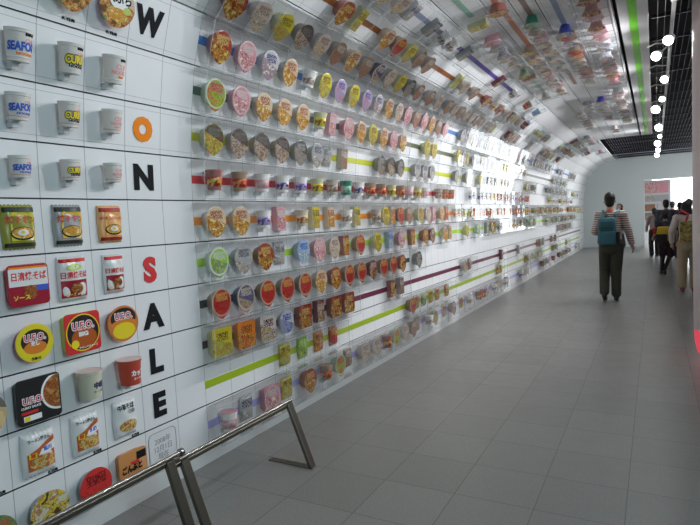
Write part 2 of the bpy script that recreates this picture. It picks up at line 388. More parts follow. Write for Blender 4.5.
# ------------------------------------------------------------------ packages
DES = {  # letter: (words, lid title, ink, food colours, body colour)
 'R': ('red', (.46, .025, .025), (.80, .45, .12), [(.35, .02, .02), (.62, .05, .03), (.70, .18, .05), (.55, .03, .03)], (.42, .27, .15)),
 'N': ('navy and beige', (.05, .05, .20), (.7, .62, .5), [(.65, .52, .33), (.5, .36, .2), (.72, .62, .45), (.2, .15, .2)], (.08, .08, .2)),
 'G': ('green and yellow', (.30, .40, .12), (.75, .05, .10), [(.62, .58, .05), (.35, .50, .05), (.75, .7, .1), (.6, .1, .1)], (.50, .66, .45)),
 'P': ('pink', (.72, .32, .38), (.85, .78, .75), [(.80, .25, .35), (.75, .45, .45), (.7, .12, .2), (.85, .7, .6)], (.75, .33, .40)),
 'W': ('white and navy', (.72, .72, .74), (.05, .05, .25), [(.75, .70, .60), (.35, .25, .45), (.75, .45, .15), (.8, .8, .78)], (.70, .72, .74)),
 'O': ('orange', (.75, .62, .48), (.45, .12, .05), [(.80, .30, .02), (.75, .45, .10), (.5, .12, .03), (.8, .62, .3)], (.70, .58, .45)),
 'Y': ('yellow', (.80, .68, .05), (.25, .15, .05), [(.75, .55, .08), (.60, .35, .05), (.78, .72, .3), (.45, .5, .08)], (.66, .66, .35)),
 'K': ('black and silver', (.04, .045, .05), (.5, .5, .5), [(.45, .46, .44), (.25, .22, .18), (.62, .62, .6), (.42, .25, .12)], (.30, .32, .30)),
 'B': ('brown and beige', (.32, .22, .17), (.75, .7, .6), [(.55, .35, .20), (.30, .15, .08), (.65, .55, .4), (.45, .12, .08)], (.55, .48, .40)),
 'L': ('lime and white', (.40, .68, .10), (.85, .88, .8), [(.75, .78, .72), (.35, .6, .12), (.6, .55, .1), (.2, .3, .2)], (.62, .78, .62)),
 'S': ('silver grey', (.45, .45, .47), (.15, .15, .18), [(.55, .55, .55), (.62, .5, .4), (.35, .33, .33), (.7, .7, .7)], (.40, .40, .45)),
 'U': ('light blue', (.35, .52, .75), (.08, .15, .5), [(.45, .6, .75), (.75, .8, .82), (.2, .45, .3), (.3, .42, .7)], (.35, .50, .70)),
 'V': ('purple and white', (.55, .50, .72), (.15, .08, .35), [(.70, .68, .75), (.38, .28, .6), (.78, .7, .7), (.55, .2, .25)], (.58, .54, .72)),
 'T': ('teal green', (.12, .42, .32), (.7, .8, .7), [(.15, .5, .38), (.5, .65, .5), (.08, .3, .22), (.7, .6, .3)], (.01, .26, .15)),
 'D': ('dark red', (.35, .02, .02), (.8, .6, .2), [(.42, .05, .02), (.62, .30, .03), (.25, .02, .02), (.72, .5, .15)], (.42, .12, .10)),
 'E': ('pale beige', (.66, .58, .52), (.4, .25, .22), [(.68, .56, .42), (.72, .66, .6), (.58, .38, .3), (.7, .5, .25)], (.66, .61, .56)),
 'Q': ('black-topped yellow', (.012, .012, .015), (.22, .22, .22), [(.55, .50, .06), (.70, .55, .12), (.25, .35, .06), (.7, .3, .1)], (.50, .48, .30)),
 'H': ('black-topped brown', (.015, .012, .015), (.25, .22, .2), [(.50, .30, .18), (.62, .48, .38), (.28, .15, .1), (.5, .45, .4)], (.38, .30, .25)),
 'A': ('bright orange', (.85, .25, .02), (.25, .10, .03), [(.75, .20, .02), (.85, .45, .10), (.35, .10, .02), (.75, .15, .03)], (.85, .30, .03)),
 'C': ('white and blue', (.78, .78, .80), (.05, .08, .50), [(.75, .75, .80), (.25, .30, .65), (.78, .78, .80), (.10, .12, .50)], (.70, .70, .74)),
 'X': ('white and brown', (.74, .68, .66), (.12, .05, .04), [(.45, .25, .10), (.75, .70, .66), (.20, .10, .05), (.60, .42, .2)], (.62, .52, .50)),
 'J': ('bright green', (.20, .60, .05), (.75, .80, .3), [(.15, .50, .04), (.45, .65, .10), (.10, .30, .04), (.55, .6, .15)], (.30, .62, .12)),
 'Z': ('deep blue', (.70, .66, .60), (.05, .08, .50), [(.55, .35, .20), (.70, .55, .40), (.40, .22, .12), (.7, .66, .6)], (.03, .07, .62)),
 'F': ('vivid red', (.80, .15, .05), (.8, .7, .4), [(.55, .20, .05), (.75, .45, .15), (.60, .08, .03), (.7, .6, .3)], (.80, .07, .02)),
 'M': ('maroon', (.20, .02, .04), (.7, .6, .5), [(.3, .05, .05), (.5, .3, .15), (.22, .02, .03), (.6, .5, .3)], (.22, .03, .05)),
}
def tone(c, g=.92, sat=1.08):
    a = sum(c) / 3
    return tuple(max(.005, g * (a + (x - a) * sat)) for x in c)
DES = {q: (v[0], tone(v[1]), tone(v[2], .7), [tone(c, 1.0 if i % 2 else .45) for i, c in enumerate(v[3])], tone(v[4], .85, .85)) for q, v in DES.items()}
PM, PMV, BMt = {}, {}, {}
for q, (nm, ti, ink, food, body) in DES.items():
    PM[q] = print_mat('print ' + nm, ti, ink, food, {'R': -.055, 'N': -.02, 'S': -.03}.get(q, .005), rim={'R': (.50, .36, .26), 'N': (.6, .5, .4), 'G': (.55, .62, .4), 'L': (.7, .75, .65), 'U': (.3, .4, .65), 'P': (.7, .45, .48)}.get(q))
    if q == 'R': pass
    BMt[q] = mat('package side ' + nm, body, .4)
    m_, n_, l_, b_ = new_mat('side print ' + nm)
    tc = n_.new('ShaderNodeTexCoord'); no = n_.new('ShaderNodeTexNoise'); no.inputs['Scale'].default_value = 42; no.inputs['Detail'].default_value = 1
    l_.new(tc.outputs['Object'], no.inputs['Vector'])
    rp = n_.new('ShaderNodeValToRGB'); rp.color_ramp.interpolation = 'CONSTANT'; e = rp.color_ramp.elements
    e.new(.5); e[0].position = 0; e[1].position = .50; e[2].position = .58
    e[0].color = (*ti, 1); e[1].color = (*food[1], 1); e[2].color = (*ink, 1)
    l_.new(no.outputs[0], rp.inputs[0]); l_.new(rp.outputs[0], b_.inputs['Base Color']); b_.inputs['Roughness'].default_value = .35
    PMV[q] = m_
M_foam = mat('white foam', (.74, .73, .70), .5)
M_peg = mat('clear peg', (.62, .65, .66), .2)

def lid_outline(R, seg, tab):
    out = []
    for i in range(seg):
        a = 2*PI*i/seg - PI/2
        d = abs((a + PI/2 + PI) % (2*PI) - PI)
        r = R * (1 + tab * max(0, 1 - d / .75) ** 1.3)
        out.append((r * math.cos(a), r * math.sin(a)))
    return out
def ring(R, z, seg): return [(R*math.cos(2*PI*i/seg - PI/2), R*math.sin(2*PI*i/seg - PI/2), z) for i in range(seg)]
def bowl_body_bm(bm, R, dp, seg, mi=0):
    loft(bm, [ring(R*.70, 0, seg), ring(R*.72, .004, seg), ring(R*.93, dp-.010, seg), ring(R*1.0, dp-.008, seg), ring(R*1.0, dp, seg)], mi)
def bowl_lid_bm(bm, R, dp, seg, tab, mi=0):
    o = lid_outline(R * 1.03, seg, tab)
    loft(bm, [[(x, y, dp + .0002) for x, y in o], [(x, y, dp + .0022) for x, y in o], [(x*.93, y*.93, dp + .0034) for x, y in o]], mi)
def rsq(w, h, z, r=.02, seg=4):
    pts = []
    for cx, cy, a0 in ((w/2-r, h/2-r, 0), (-w/2+r, h/2-r, PI/2), (-w/2+r, -h/2+r, PI), (w/2-r, -h/2+r, 1.5*PI)):
        for i in range(seg + 1):
            a = a0 + PI/2*i/seg; pts.append((cx + r*math.cos(a), cy + r*math.sin(a), z))
    return pts
def tray_body_bm(bm, w, h, dp, mi=0):
    loft(bm, [rsq(w*.84, h*.84, 0), rsq(w*.95, h*.95, dp-.008), rsq(w, h, dp-.007), rsq(w, h, dp)], mi)
def tray_lid_bm(bm, w, h, dp, mi=0):
    loft(bm, [rsq(w*1.01, h*1.01, dp + .0002), rsq(w*1.01, h*1.01, dp + .002), rsq(w*.96, h*.96, dp + .003)], mi)
def cup_pts(h, rt, rb, seg):
    c = rt + .014
    def rg(r, y): return [(r*math.sin(2*PI*i/seg), y, c + r*math.cos(2*PI*i/seg)) for i in range(seg)]
    return c, rg
def cup_body_bm(bm, h, rt, rb, seg, mi=0):
    c, rg = cup_pts(h, rt, rb, seg)
    loft(bm, [rg(rb, -h/2), rg(rt*.94, h/2-.016), rg(rt, h/2-.014), rg(rt, h/2-.004)], mi)
def cup_band_bm(bm, h, rt, rb, seg, mi=0, a=.16, b=.80):
    c, rg = cup_pts(h, rt, rb, seg)
    f = lambda s: rb + (rt*.94 - rb) * s
    loft(bm, [rg(f(a) - .002, -h/2 + h*a), rg(f(a)+.0009, -h/2 + h*a), rg(f(b)+.0009, -h/2 + h*b), rg(f(b) - .002, -h/2 + h*b)], mi, False, False)
def cup_lid_bm(bm, h, rt, seg, mi=0):
    c, rg = cup_pts(h, rt, rt, seg)
    R_ = loft(bm, [rg(rt*1.02, h/2-.0038), rg(rt*1.03, h/2-.001), rg(rt*.95, h/2), rg(rt*.90, h/2-.002)], mi)
def peg_bm(bm, h, rt):
    box(bm, (-.014, -h/2 - .03, 0), (.014, -h/2 - .002, rt*.9)); box(bm, (-.012, -h/2-.004, rt*.5), (.012, -h/2+.002, rt*1.3))
def bag_z(u, v, dp):
    a = max(0, 1 - abs(2*u-1)**3.0); b = max(0, 1 - abs(2*v-1)**4)
    return .004 + dp * (a*b)**.6 * (1 + .10*math.sin(9*u + 7*v))
def bag_bm(bm, w, h, dp, mi=0, nx=8, ny=10):
    def z(u, v): return bag_z(u, v, dp)
    F = [[bm.verts.new(((u/nx-.5)*w*(1 + .03*math.cos(PI*(2*v/ny-1))), (v/ny-.5)*h + .003*math.sin(u*2.1), z(u/nx, v/ny))) for u in range(nx+1)] for v in range(ny+1)]
    Bk = [[bm.verts.new(((u/nx-.5)*w*(1 + .03*math.cos(PI*(2*v/ny-1))), (v/ny-.5)*h + .003*math.sin(u*2.1), .0015)) for u in range(nx+1)] for v in range(ny+1)]
    for v in range(ny):
        for u in range(nx):
            f = bm.faces.new((F[v][u], F[v][u+1], F[v+1][u+1], F[v+1][u])); f.material_index = mi
            f = bm.faces.new((Bk[v+1][u], Bk[v+1][u+1], Bk[v][u+1], Bk[v][u])); f.material_index = mi
    for v in range(ny):
        for u in (0, nx):
            f = bm.faces.new((F[v][u], F[v+1][u], Bk[v+1][u], Bk[v][u])); f.material_index = mi
    for u in range(nx):
        for v in (0, ny):
            f = bm.faces.new((F[v][u], F[v][u+1], Bk[v][u+1], Bk[v][u])); f.material_index = mi

NAMES = {'d': ('noodle_cup', 'cup', 'upturned instant noodle cup'), 'b': ('noodle_bowl', 'bowl', 'instant noodle bowl'), 'c': ('noodle_cup', 'cup', 'instant noodle cup'),
         'p': ('noodle_pouch', 'packet', 'noodle pouch'), 'x': ('noodle_carton', 'box', 'noodle carton'), 'k': ('noodle_tray', 'tray', 'square noodle tray'),
         'o': ('noodle_bowl', 'bowl', 'oval instant noodle bowl')}
def deep_cup_bm(bm, seg):
    R = .076
    loft(bm, [ring(R*.55, 0, seg), ring(R*.58, .006, seg), ring(R*.86, .083, seg), ring(R, .086, seg), ring(R, .095, seg)])
def near_item(kind, d, R=.088):
    t = empty(NAMES[kind][0])
    if kind == 'd':
        bm = bmesh.new(); deep_cup_bm(bm, 32); mk('cup_body', bm, BMt[d], t, sm=True, auto=True)
        bm = bmesh.new(); bowl_lid_bm(bm, .076, .095, 40, .08); mk('lid', bm, PM[d], t)
    elif kind in 'bo':
        dp = .07 if kind == 'b' else .045
        rr = R
        bm = bmesh.new(); bowl_body_bm(bm, rr, dp, 32); mk('body', bm, BMt[d], t, sm=True, auto=True)
        bm = bmesh.new(); bowl_lid_bm(bm, rr, dp, 48, .20 if kind == 'b' else 0.0); mk('lid', bm, PM[d], t)
    elif kind == 'c':
        h, rt, rb = .125, .056, .043
        bm = bmesh.new(); cup_body_bm(bm, h, rt, rb, 28); mk('cup_body', bm, M_foam if d in 'WPVSE' else BMt[d], t, sm=True, auto=True)
        bm = bmesh.new(); cup_band_bm(bm, h, rt, rb, 28); mk('printed_band', bm, PMV[d], t, sm=True)
        bm = bmesh.new(); cup_lid_bm(bm, h, rt, 28); mk('lid', bm, BMt[d], t)
        bm = bmesh.new(); peg_bm(bm, h, rt); mk('peg', bm, M_peg, t)
    elif kind == 'p':
        bm = bmesh.new(); bag_bm(bm, .135, .17, .028); mk('pouch', bm, PM[d], t, sm=True)
        bm = bmesh.new(); box(bm, (-.066, .076, .006), (.066, .086, .009)); box(bm, (-.066, -.086, .006), (.066, -.076, .009)); mk('crimped_seal', bm, BMt[d], t)
    elif kind == 'x':
        bm = bmesh.new(); box(bm, (-.055, -.09, .001), (.055, .09, .05)); bevel(bm, .002, 1); mk('carton_body', bm, BMt[d], t)
        bm = bmesh.new(); box(bm, (-.052, -.087, .0495), (.052, .087, .0512)); mk('printed_front', bm, PM[d], t)
    elif kind == 'k':
        bm = bmesh.new(); tray_body_bm(bm, .185, .185, .055); mk('body', bm, BMt[d], t)
        bm = bmesh.new(); tray_lid_bm(bm, .185, .185, .055); mk('lid', bm, PM[d], t)
    return t
_far = {}
def far_mesh(kind, d):
    if (kind, d) in _far: return _far[(kind, d)]
    bm = bmesh.new()
    if kind == 'd':
        deep_cup_bm(bm, 14); bowl_lid_bm(bm, .076, .095, 18, .08, 1); ms = [BMt[d], PM[d]]
    elif kind in 'bo':
        bowl_body_bm(bm, .088, .068, 14, 0); bowl_lid_bm(bm, .088, .068, 20, .20 if kind == 'b' else 0, 1); ms = [BMt[d], PM[d]]
    elif kind == 'c':
        cup_body_bm(bm, .125, .056, .043, 14, 0); cup_band_bm(bm, .125, .056, .043, 14, 1); cup_lid_bm(bm, .125, .056, 14, 0); ms = [M_foam if d in 'WPVSE' else BMt[d], PMV[d]]
    elif kind == 'p': bag_bm(bm, .135, .17, .028, 0, 6, 6); ms = [PM[d]]
    elif kind == 'x': box(bm, (-.055, -.09, .001), (.055, .09, .05), 0); box(bm, (-.052, -.087, .049), (.052, .087, .0512), 1); ms = [BMt[d], PM[d]]
    else: tray_body_bm(bm, .165, .165, .05, 0); tray_lid_bm(bm, .165, .165, .05, 1); ms = [BMt[d], PM[d]]
    bmesh.ops.recalc_face_normals(bm, faces=bm.faces)
    me = bpy.data.meshes.new(NAMES[kind][0]); bm.to_mesh(me); bm.free()
    for q in ms: me.materials.append(q)
    _far[(kind, d)] = me
    return me

ROWS = {
0: ("2.67c 2.87p 3.17k 3.37p 3.66b 3.91c 4.16b 4.37p 4.65b 4.90b 5.14c 5.38b 5.62b 5.88b 6.14p 6.4c 6.69b 7.05p 7.43b", "PSPYDRGBEEDGEBBEGEB"),
1: ("3.34p 3.61p 3.85p 4.10p 5.83b 6.07p 6.29p 6.53p 6.77p 7.0b 7.24p", "YJARRGLYOGD"),
2: ("2.68k 2.93k 3.18k 3.42o 3.68k 3.93x 4.16k 4.40k 5.31x 5.55x 7.95b 8.40p", "YAXCDMDDDBEB"),
3: ("2.74b 2.99b 3.23b 3.48b 3.73b 3.98b 4.23b 4.47b 4.72b 4.97b 5.23b 5.48b 5.73b 6.18b", "RNRRRODRRMRRDK"),
4: ("2.71b 2.96b 3.22b 3.43p 3.69b 3.95b 4.20b 4.42x 4.69b 5.04b 5.3x 5.73b 6.02x 6.41b 6.67b 7.12b 7.37x 8.16b 8.7b", "LSDSUPEDRYUPDDMOOYL"),
5: ("2.71b 2.96b 3.2c 3.42x 3.66c 3.90x 4.15x 4.38c 4.60x 4.80c 5.02c 5.25b 5.48x 5.73b 5.98b 6.23b 6.49b 6.75x 7.0b 7.25x", "OOVPOYOEYOBYORBGEPOR"),
6: ("2.70c 2.94c 3.20c 3.43c 3.69c 3.94c 4.18c 4.43c 4.66c 4.91c 5.14c 5.37c 5.60c 5.9c 6.15c 6.47c 6.95c 7.18c 7.43c 8.39c", "DRPWVYBTWRRYRPYPBRRW"),
7: ("2.72b 2.97b 3.23b 3.46b 3.69b 3.94b 4.11p 4.34x 5.16b 5.46b 5.67b 6.2b 6.43b 6.67b 7.64b 8.16b", "QHHHKSSBKHKSSSKK"),
8: ("2.68b 2.9b 3.16b 3.4b 3.65b 3.9c 4.16x 4.38b 4.63b 4.88b 5.17b 5.4b 5.6b 6.39b 6.59b 7.54b", "GPOOOYPPOYOPOYYY"),
9: ("2.71b 2.95b 3.22b 3.45b 3.66c 3.95b 4.18b 4.43b 4.66b 4.9b 5.15b 5.42b 5.63b 5.86b 6.1b 6.36b 6.61b 6.87b", "DPWOEYVYVWOEPBPOBP"),
10: ("2.73b 2.98b 3.21b 3.46b 3.71b 3.94b 4.2b 4.48b 4.7b 4.95b 5.21b 5.47b 5.72b 5.99b 6.26b 6.54b 6.8b 7.04b 7.3b 7.57b 7.87b 8.18b", "DEYHEBOBNEYKBBEBEBEEBE"),
11: ("3.71b 3.96x 4.44b 4.7b 4.95b 5.18b 5.42b 6.29x 6.56b 6.76b 7.01b 7.58b 7.95c 8.35b 8.79b", "DYORYBBYEEBDORE"),
12: ("3.93b 4.15b 4.44x 4.92x 5.13c 5.42c 5.85x 7.36x 8.11c 9.01c 9.83c", "EESKSEKMSRU"),
13: ("5.39x 6.44c 7.47c 7.86x 9.02c", "YSGRE"),
14: ("5.22b 5.05c", "DM"), 15: ("5.56c", "T"), 16: ("6.2c 7.21c 10.2c", "ZFZ"), 17: ("", ""),
}
# further down the tunnel: share of filled cells, colours, kinds, first and last metre
FILL = {0: (.62, 'DEBGWP', 'bccp', 7.7, 22), 1: (.36, 'YLGOB', 'ppb', 9.0, 22), 2: (.18, 'DMBE', 'bxp', 10.2, 22), 3: (.28, 'BEDW', 'bpx', 12.0, 22.5),
        4: (.72, 'YLSOBDKV', 'bcxp', 9.1, 21), 5: (.93, 'OOYRGD', 'ccx', 7.6, 22.6), 6: (.60, 'RWWEPYV', 'c', 8.7, 22), 7: (.42, 'KSSYE', 'bc', 8.6, 21.5),
        8: (.45, 'WEYGS', 'bcx', 7.8, 21.5), 9: (.62, 'BEWKS', 'bbx', 7.1, 20), 10: (.26, 'DYREM', 'bx', 8.5, 20), 11: (.32, 'EBRMGU', 'bcx', 9.0, 21),
        12: (.28, 'SEMBR', 'cx', 9.9, 20.5), 13: (.30, 'EEPSE', 'bc', 5.8, 19), 14: (.40, 'EPEOE', 'bd', 5.6, 13.5), 15: (.5, 'EESPB', 'bd', 5.6, 13.8),
        16: (.5, 'PEERW', 'bd', 6.1, 14.6), 17: (.86, 'PWPDEE', 'bbd', 4.4, 13.4)}
ROWNAME = {0: 'lavender-striped bottom row', 1: 'olive-striped row', 2: 'brown and wine-striped row', 3: 'black-striped row', 4: 'lime-striped row',
           5: 'orange-striped row', 6: 'red-striped row', 7: 'yellow-striped row', 8: 'dark green-striped row', 9: 'blue-striped row',
           10: 'slate blue-striped row', 11: 'rust-striped row', 12: 'indigo-striped row', 13: 'pale green-striped overhead row',
           14: 'salmon-striped overhead row', 15: 'third overhead row', 16: 'second overhead row', 17: 'outermost overhead row'}
ONES = 'zero first second third fourth fifth sixth seventh eighth ninth tenth eleventh twelfth thirteenth fourteenth fifteenth sixteenth seventeenth eighteenth nineteenth'.split()
TENS = {2: ('twentieth', 'twenty'), 3: ('thirtieth', 'thirty'), 4: ('fortieth', 'forty'), 5: ('fiftieth', 'fifty'), 6: ('sixtieth', 'sixty'), 7: ('seventieth', 'seventy'), 8: ('eightieth', 'eighty')}
def ordinal(i):
    if i < 20: return ONES[i]
    a, b = divmod(i, 10)
    return TENS[a][0] if b == 0 else TENS[a][1] + '-' + ONES[b]
nearp = {}
counts = {}
cells = {}
rnd = random.Random(11)
for k in range(18):
    spec, des = ROWS[k]
    lst = []
    for s_, d in zip(spec.split(), des):
        Yv, kd = float(s_[:-1]), s_[-1]; Ys = 2.70 + .245 * round((Yv - 2.70) / .245)
        if abs(Ys - Yv) < .10 and all(abs(Ys - q[0]) > .16 for q in lst): Yv = Ys
        elif any(abs(Yv - q[0]) < .15 for q in lst): continue
        lst.append((Yv, kd, d))
    p, pal, kinds, ya, yb = FILL[k]
    y = 2.70 + .245 * math.ceil((ya - 2.70) / .245); on = True
    fixed = [q[0] for q in lst]
    while y < yb:
        if rnd.random() < .30: on = rnd.random() < p
        dense = 4 <= k <= 9 and k != 7 and 7.6 < y < 12.2
        if (on or dense) and all(abs(y - f) > .20 for f in fixed): lst.append((y, rnd.choice(kinds), rnd.choice(pal)))
        y += .245
    lst.sort()
    if k >= 13: lst = [(a_, 'd' if b_ == 'c' else b_, c_) for a_, b_, c_ in lst]
    cells[k] = [q[0] for q in lst]
    for i, (Y, kd, d) in enumerate(lst):
        lab = '%s %s, %s package along the %s' % (DES[d][0], NAMES[kd][2], ordinal(i + 1), ROWNAME[k])
        if Y < 6.3:
            if (kd, d) not in nearp: nearp[(kd, d)] = o = near_item(kd, d)
            else: o = copy_tree(nearp[(kd, d)])
        else:
            o = bpy.data.objects.new(NAMES[kd][0], far_mesh(kd, d)); COL.objects.link(o)
        o.matrix_world = row_matrix(k, Y, 0.0, .0022)
        tag(o, lab, NAMES[kd][1], 'instant noodle packages on the curved display wall')
        counts[kd] = counts.get(kd, 0) + 1
print('packages', counts, sum(counts.values()))

# clear acrylic covers, one for each run of neighbouring packages
for k in range(18):
    c, t, nn, L = row_frame(k); run = []; runs = []
    for Y in cells[k]:
        if run and Y - run[-1] > .42: runs.append(run); run = []
        run.append(Y)
    if run: runs.append(run)
    for ri, run in enumerate(runs):
        y0 = run[0] - .122; y1 = run[-1] + .122
        h = L/2 - .010; D = .108
        if k == 0: h = L/2 - .008
        bm = bmesh.new()
        def P(v, wv, yy): q = c + t*v + nn*wv; return (q.x, yy, q.z)
        def face(pts, mi=0):
            f = bm.faces.new([bm.verts.new(p) for p in pts]); f.material_index = mi
        face([P(h, D, y0), P(h, D, y1), P(h, .003, y1), P(h, .003, y0)])
        face([P(-h, .003, y0), P(-h, .003, y1), P(-h, D, y1), P(-h, D, y0)])
        divs = [y0] + [(a + b) / 2 for a, b in zip(run, run[1:])] + [y1]
        if len(divs) > 3 and run[0] > 9: divs = divs[::2]
        for ya_, yb_ in zip(divs, divs[1:]):   # each cell's front sits very slightly out of true, as cut acrylic does
            j = [rnd.uniform(-.0032, .0032) for _ in range(3)]
            face([P(-h, D + j[0], ya_), P(-h, D + j[1], yb_), P(h, D + j[1] + j[2], yb_), P(h, D + j[0] + j[2], ya_)])
        for yy in divs:
            face([P(-h, .003, yy), P(-h, D, yy), P(h, D, yy), P(h, .003, yy)])
            loft(bm, [[P(s, D + a, yy + b) for a, b in ((-.002, -.0008), (-.002, .0008), (.001, .0008), (.001, -.0008))] for s in (-h, h)], 1)
        for s in (-h, h):
            loft(bm, [[P(s + a, D + b, yy) for a, b in ((-.0015, -.0015), (.0015, -.0015), (.0015, .0015), (-.0015, .0015))] for yy in (y0, y1)], 1)
        o = mk_raw('acrylic_cover', bm, [M_acr, M_acr_edge])
        tag(o, 'clear acrylic box cover, %s cover along the %s' % (ordinal(ri + 1), ROWNAME[k]), 'cover', 'acrylic covers over the packages')

# ------------------------------------------------------------------ the "now on sale" columns at the near end
CA, CB, CC, CL = 1.477, 1.719, 1.957, 2.206
TXB = mat('black print', (.012, .012, .015), .75, spec=.15)
TXR = mat('red print', (.65, .02, .02), .5); TXO = mat('orange print', (.88, .24, .005), .6, spec=.2)
TXBL = mat('blue print', (.03, .10, .55), .5); TXP = mat('pink print', (.85, .35, .35), .5); TXY = mat('yellow print', (.85, .65, .02), .5)
TXW = mat('white print', (.85, .85, .85), .5); TXG = mat('grey print', (.25, .26, .28), .5)
for k, ch, m_, cn in ((9, 'W', TXB, 'black'), (7, 'O', TXO, 'orange'), (6, 'N', TXB, 'black'), (4, 'S', TXR, 'red'), (3, 'A', TXB, 'black'), (2, 'L', TXB, 'black'), (1, 'E', TXB, 'black')):
    bm = text_bm(ch, .185 if ch != 'O' else .160, .05 if ch != 'O' else .085, .002, {'W': .85, 'O': .92}.get(ch, 1.0))
    xs = [v.co.x for v in bm.verts]; ys = [v.co.y for v in bm.verts]
    bmesh.ops.translate(bm, verts=bm.verts, vec=(-(max(xs)+min(xs))/2, -(max(ys)+min(ys))/2, 0))
    o = mk_raw('letter', bm, m_); o.matrix_world = row_matrix(k, CL, -.004, .0026)
    tag(o, '%s capital letter %s on the white wall panels' % (cn, ch), 'letter', 'letters down the wall')

def wrap_text(bm, h, rt, rb, y0):
    c = rt + .014
    bmesh.ops.subdivide_edges(bm, edges=[e for e in bm.edges if e.calc_length() > .012], cuts=2)
    for v in bm.verts:
        x, y, z = v.co; yy = y + y0
        r = rb + (rt*.94 - rb) * ((yy + h/2) / h) + .0016 + z
        a = x / r; v.co = (r*math.sin(a), yy, c + r*math.cos(a))
def wtext(s, size, m, parent, h, rt, rb, y0, bold=.02, sx=1.0, dx=.012, name='printed_text', rot=0.0, lift=0.0):
    bm = text_bm(s, size, bold, .0004, sx)
    if rot: bmesh.ops.rotate(bm, verts=bm.verts, cent=(0,0,0), matrix=Matrix.Rotation(rot, 3, 'Z'))
    bmesh.ops.translate(bm, verts=bm.verts, vec=(dx, 0, lift))
    wrap_text(bm, h, rt, rb, y0)
    return mk_raw(name, bm, m, parent)
M_kraft = mat('cup paper white', (.70, .66, .62), .45); M_lidp = mat('paper lid', (.72, .70, .68), .4)
M_trim_tan = mat('tan pattern print', (.60, .42, .32), .5)
def big_cup(h, rt, rb, word, m1, m2, label, k, Y, big):
    t = empty('noodle_cup')
    bm = bmesh.new(); cup_body_bm(bm, h, rt, rb, 36); mk('cup_body', bm, M_kraft, t, sm=True, auto=True)
    bm = bmesh.new(); cup_lid_bm(bm, h, rt, 36); mk('lid', bm, M_lidp, t)
    bm = bmesh.new(); cup_band_bm(bm, h, rt, rb, 36, 0, .80, .90); mk('patterned_band', bm, M_trim_tan if not big else mat('pale band', (.60, .55, .52), .5), t, sm=True)
    bm = bmesh.new(); cup_band_bm(bm, h, rt, rb, 36, 0, .10, .15); mk('lower_band', bm, M_trim_tan if not big else M_lidp, t, sm=True)
    bm = bmesh.new(); peg_bm(bm, h, rt); mk('peg', bm, M_peg, t)
    if big: wtext('BIG', h*.19, TXB, t, h, rt, rb, h*.36, .07, 1.2, .022)
    if word:
        wtext('CUP', h*.17, TXP, t, h, rt, rb, h*.14, .03, 1.0, .022)
        if word == 'CURRY': wtext(word, h*.36, TXB, t, h, rt, rb, -h*.05, .14, .72, .004, rot=.04, name='text_outline')
        o_ = wtext(word, h*.36, m1, t, h, rt, rb, -h*.05, .05, .72, .004, rot=.04, lift=.0008)
        wtext('NOODLE', h*.12, m2, t, h, rt, rb, -h*.27, .04, 1.2, .006)
    else:
        wtext('CUP', h*.25, TXP, t, h, rt, rb, h*.08, .03, 1.0, .010)
        wtext('NOODLE', h*.20, m1, t, h, rt, rb, -h*.12, .03, .9, .008)
        wtext('BIG' if big else 'NISSIN', h*.10, m2, t, h, rt, rb, -h*.27, .05, 1.5, .008)
    t.matrix_world = row_matrix(k, Y, -.012 if big else .006, .001)
    tag(t, label, 'cup', 'white noodle cups at the near end')
for k, h, rt, rb, sz in ((8, .134, .056, .044, 'big'), (7, .116, .050, .040, 'regular'), (6, .096, .046, .037, 'small')):
    b = sz == 'big'
    rw = {'big': 'in the row below the letter W', 'regular': 'in the row of the letter O', 'small': 'in the row of the letter N'}[sz]
    big_cup(h, rt, rb, 'SEAFOOD', TXBL, TXO if b else TXBL, '%s white noodle cup with blue lettering %s' % (sz, rw), k, CA, b)
    big_cup(h, rt, rb, 'CURRY', TXY, TXB, '%s white noodle cup with yellow lettering %s' % (sz, rw), k, CB, b)
    big_cup(h, rt, rb, '', TXP, TXO if b else TXP, '%s white noodle cup with pink lettering %s' % (sz, rw), k, CC, b)

# packets with the chicken noodle print
def packet(w_, h_, k, Y, label, base, build, dz=.03, wall_v=0.0):
    t = empty('noodle_packet')
    bm = bmesh.new(); bag_bm(bm, w_, h_, dz, 0, 24, 28); mk('wrapper', bm, base, t, sm=True)
    build(t, w_, h_, dz)
    for ch in t.children:
        if ch.name.startswith('wrapper'): continue
        b2_ = bmesh.new(); b2_.from_mesh(ch.data)
        for _ in range(4):
            le = [e for e in b2_.edges if e.calc_length() > .014]
            if not le: break
            bmesh.ops.subdivide_edges(b2_, edges=le, cuts=1)
        bmesh.ops.triangulate(b2_, faces=[f for f in b2_.faces if len(f.verts) > 4])
        for v in b2_.verts:
            u_, v_ = min(1, max(0, v.co.x / w_ + .5)), min(1, max(0, v.co.y / h_ + .5))
            lay = .0030 + max(0, v.co.z - (dz + .003)) * .8 if v.co.z > dz * .45 else 0
            if v.co.z > dz * .45: v.co.z = bag_z(u_, v_, dz) + lay
            else: v.co.z = .003
        b2_.to_mesh(ch.data); b2_.free()
    t.matrix_world = row_matrix(k, Y, wall_v, .002)
    tag(t, label, 'packet', 'noodle packets at the near end')
def patch(t, x0, y0, x1, y1, z, m, name='printed_panel'):
    bm = bmesh.new(); box(bm, (x0, y0, z - .002), (x1, y1, z)); mk(name, bm, m, t)
def disc(t, x, y, r, z, m, sy=1.0, name='printed_picture'):
    bm = bmesh.new()
    loft(bm, [[(x + r*q*math.cos(2*PI*i/28), y + r*sy*q*math.sin(2*PI*i/28), zz) for i in range(28)] for q, zz in ((1, z-.002), (1, z))]); mk(name, bm, m, t)
M_soup = print_mat('soup picture', (.55, .30, .05), (.75, .5, .1), [(.60, .28, .04), (.75, .45, .08), (.45, .16, .03), (.78, .62, .2)], 9, scale=40)
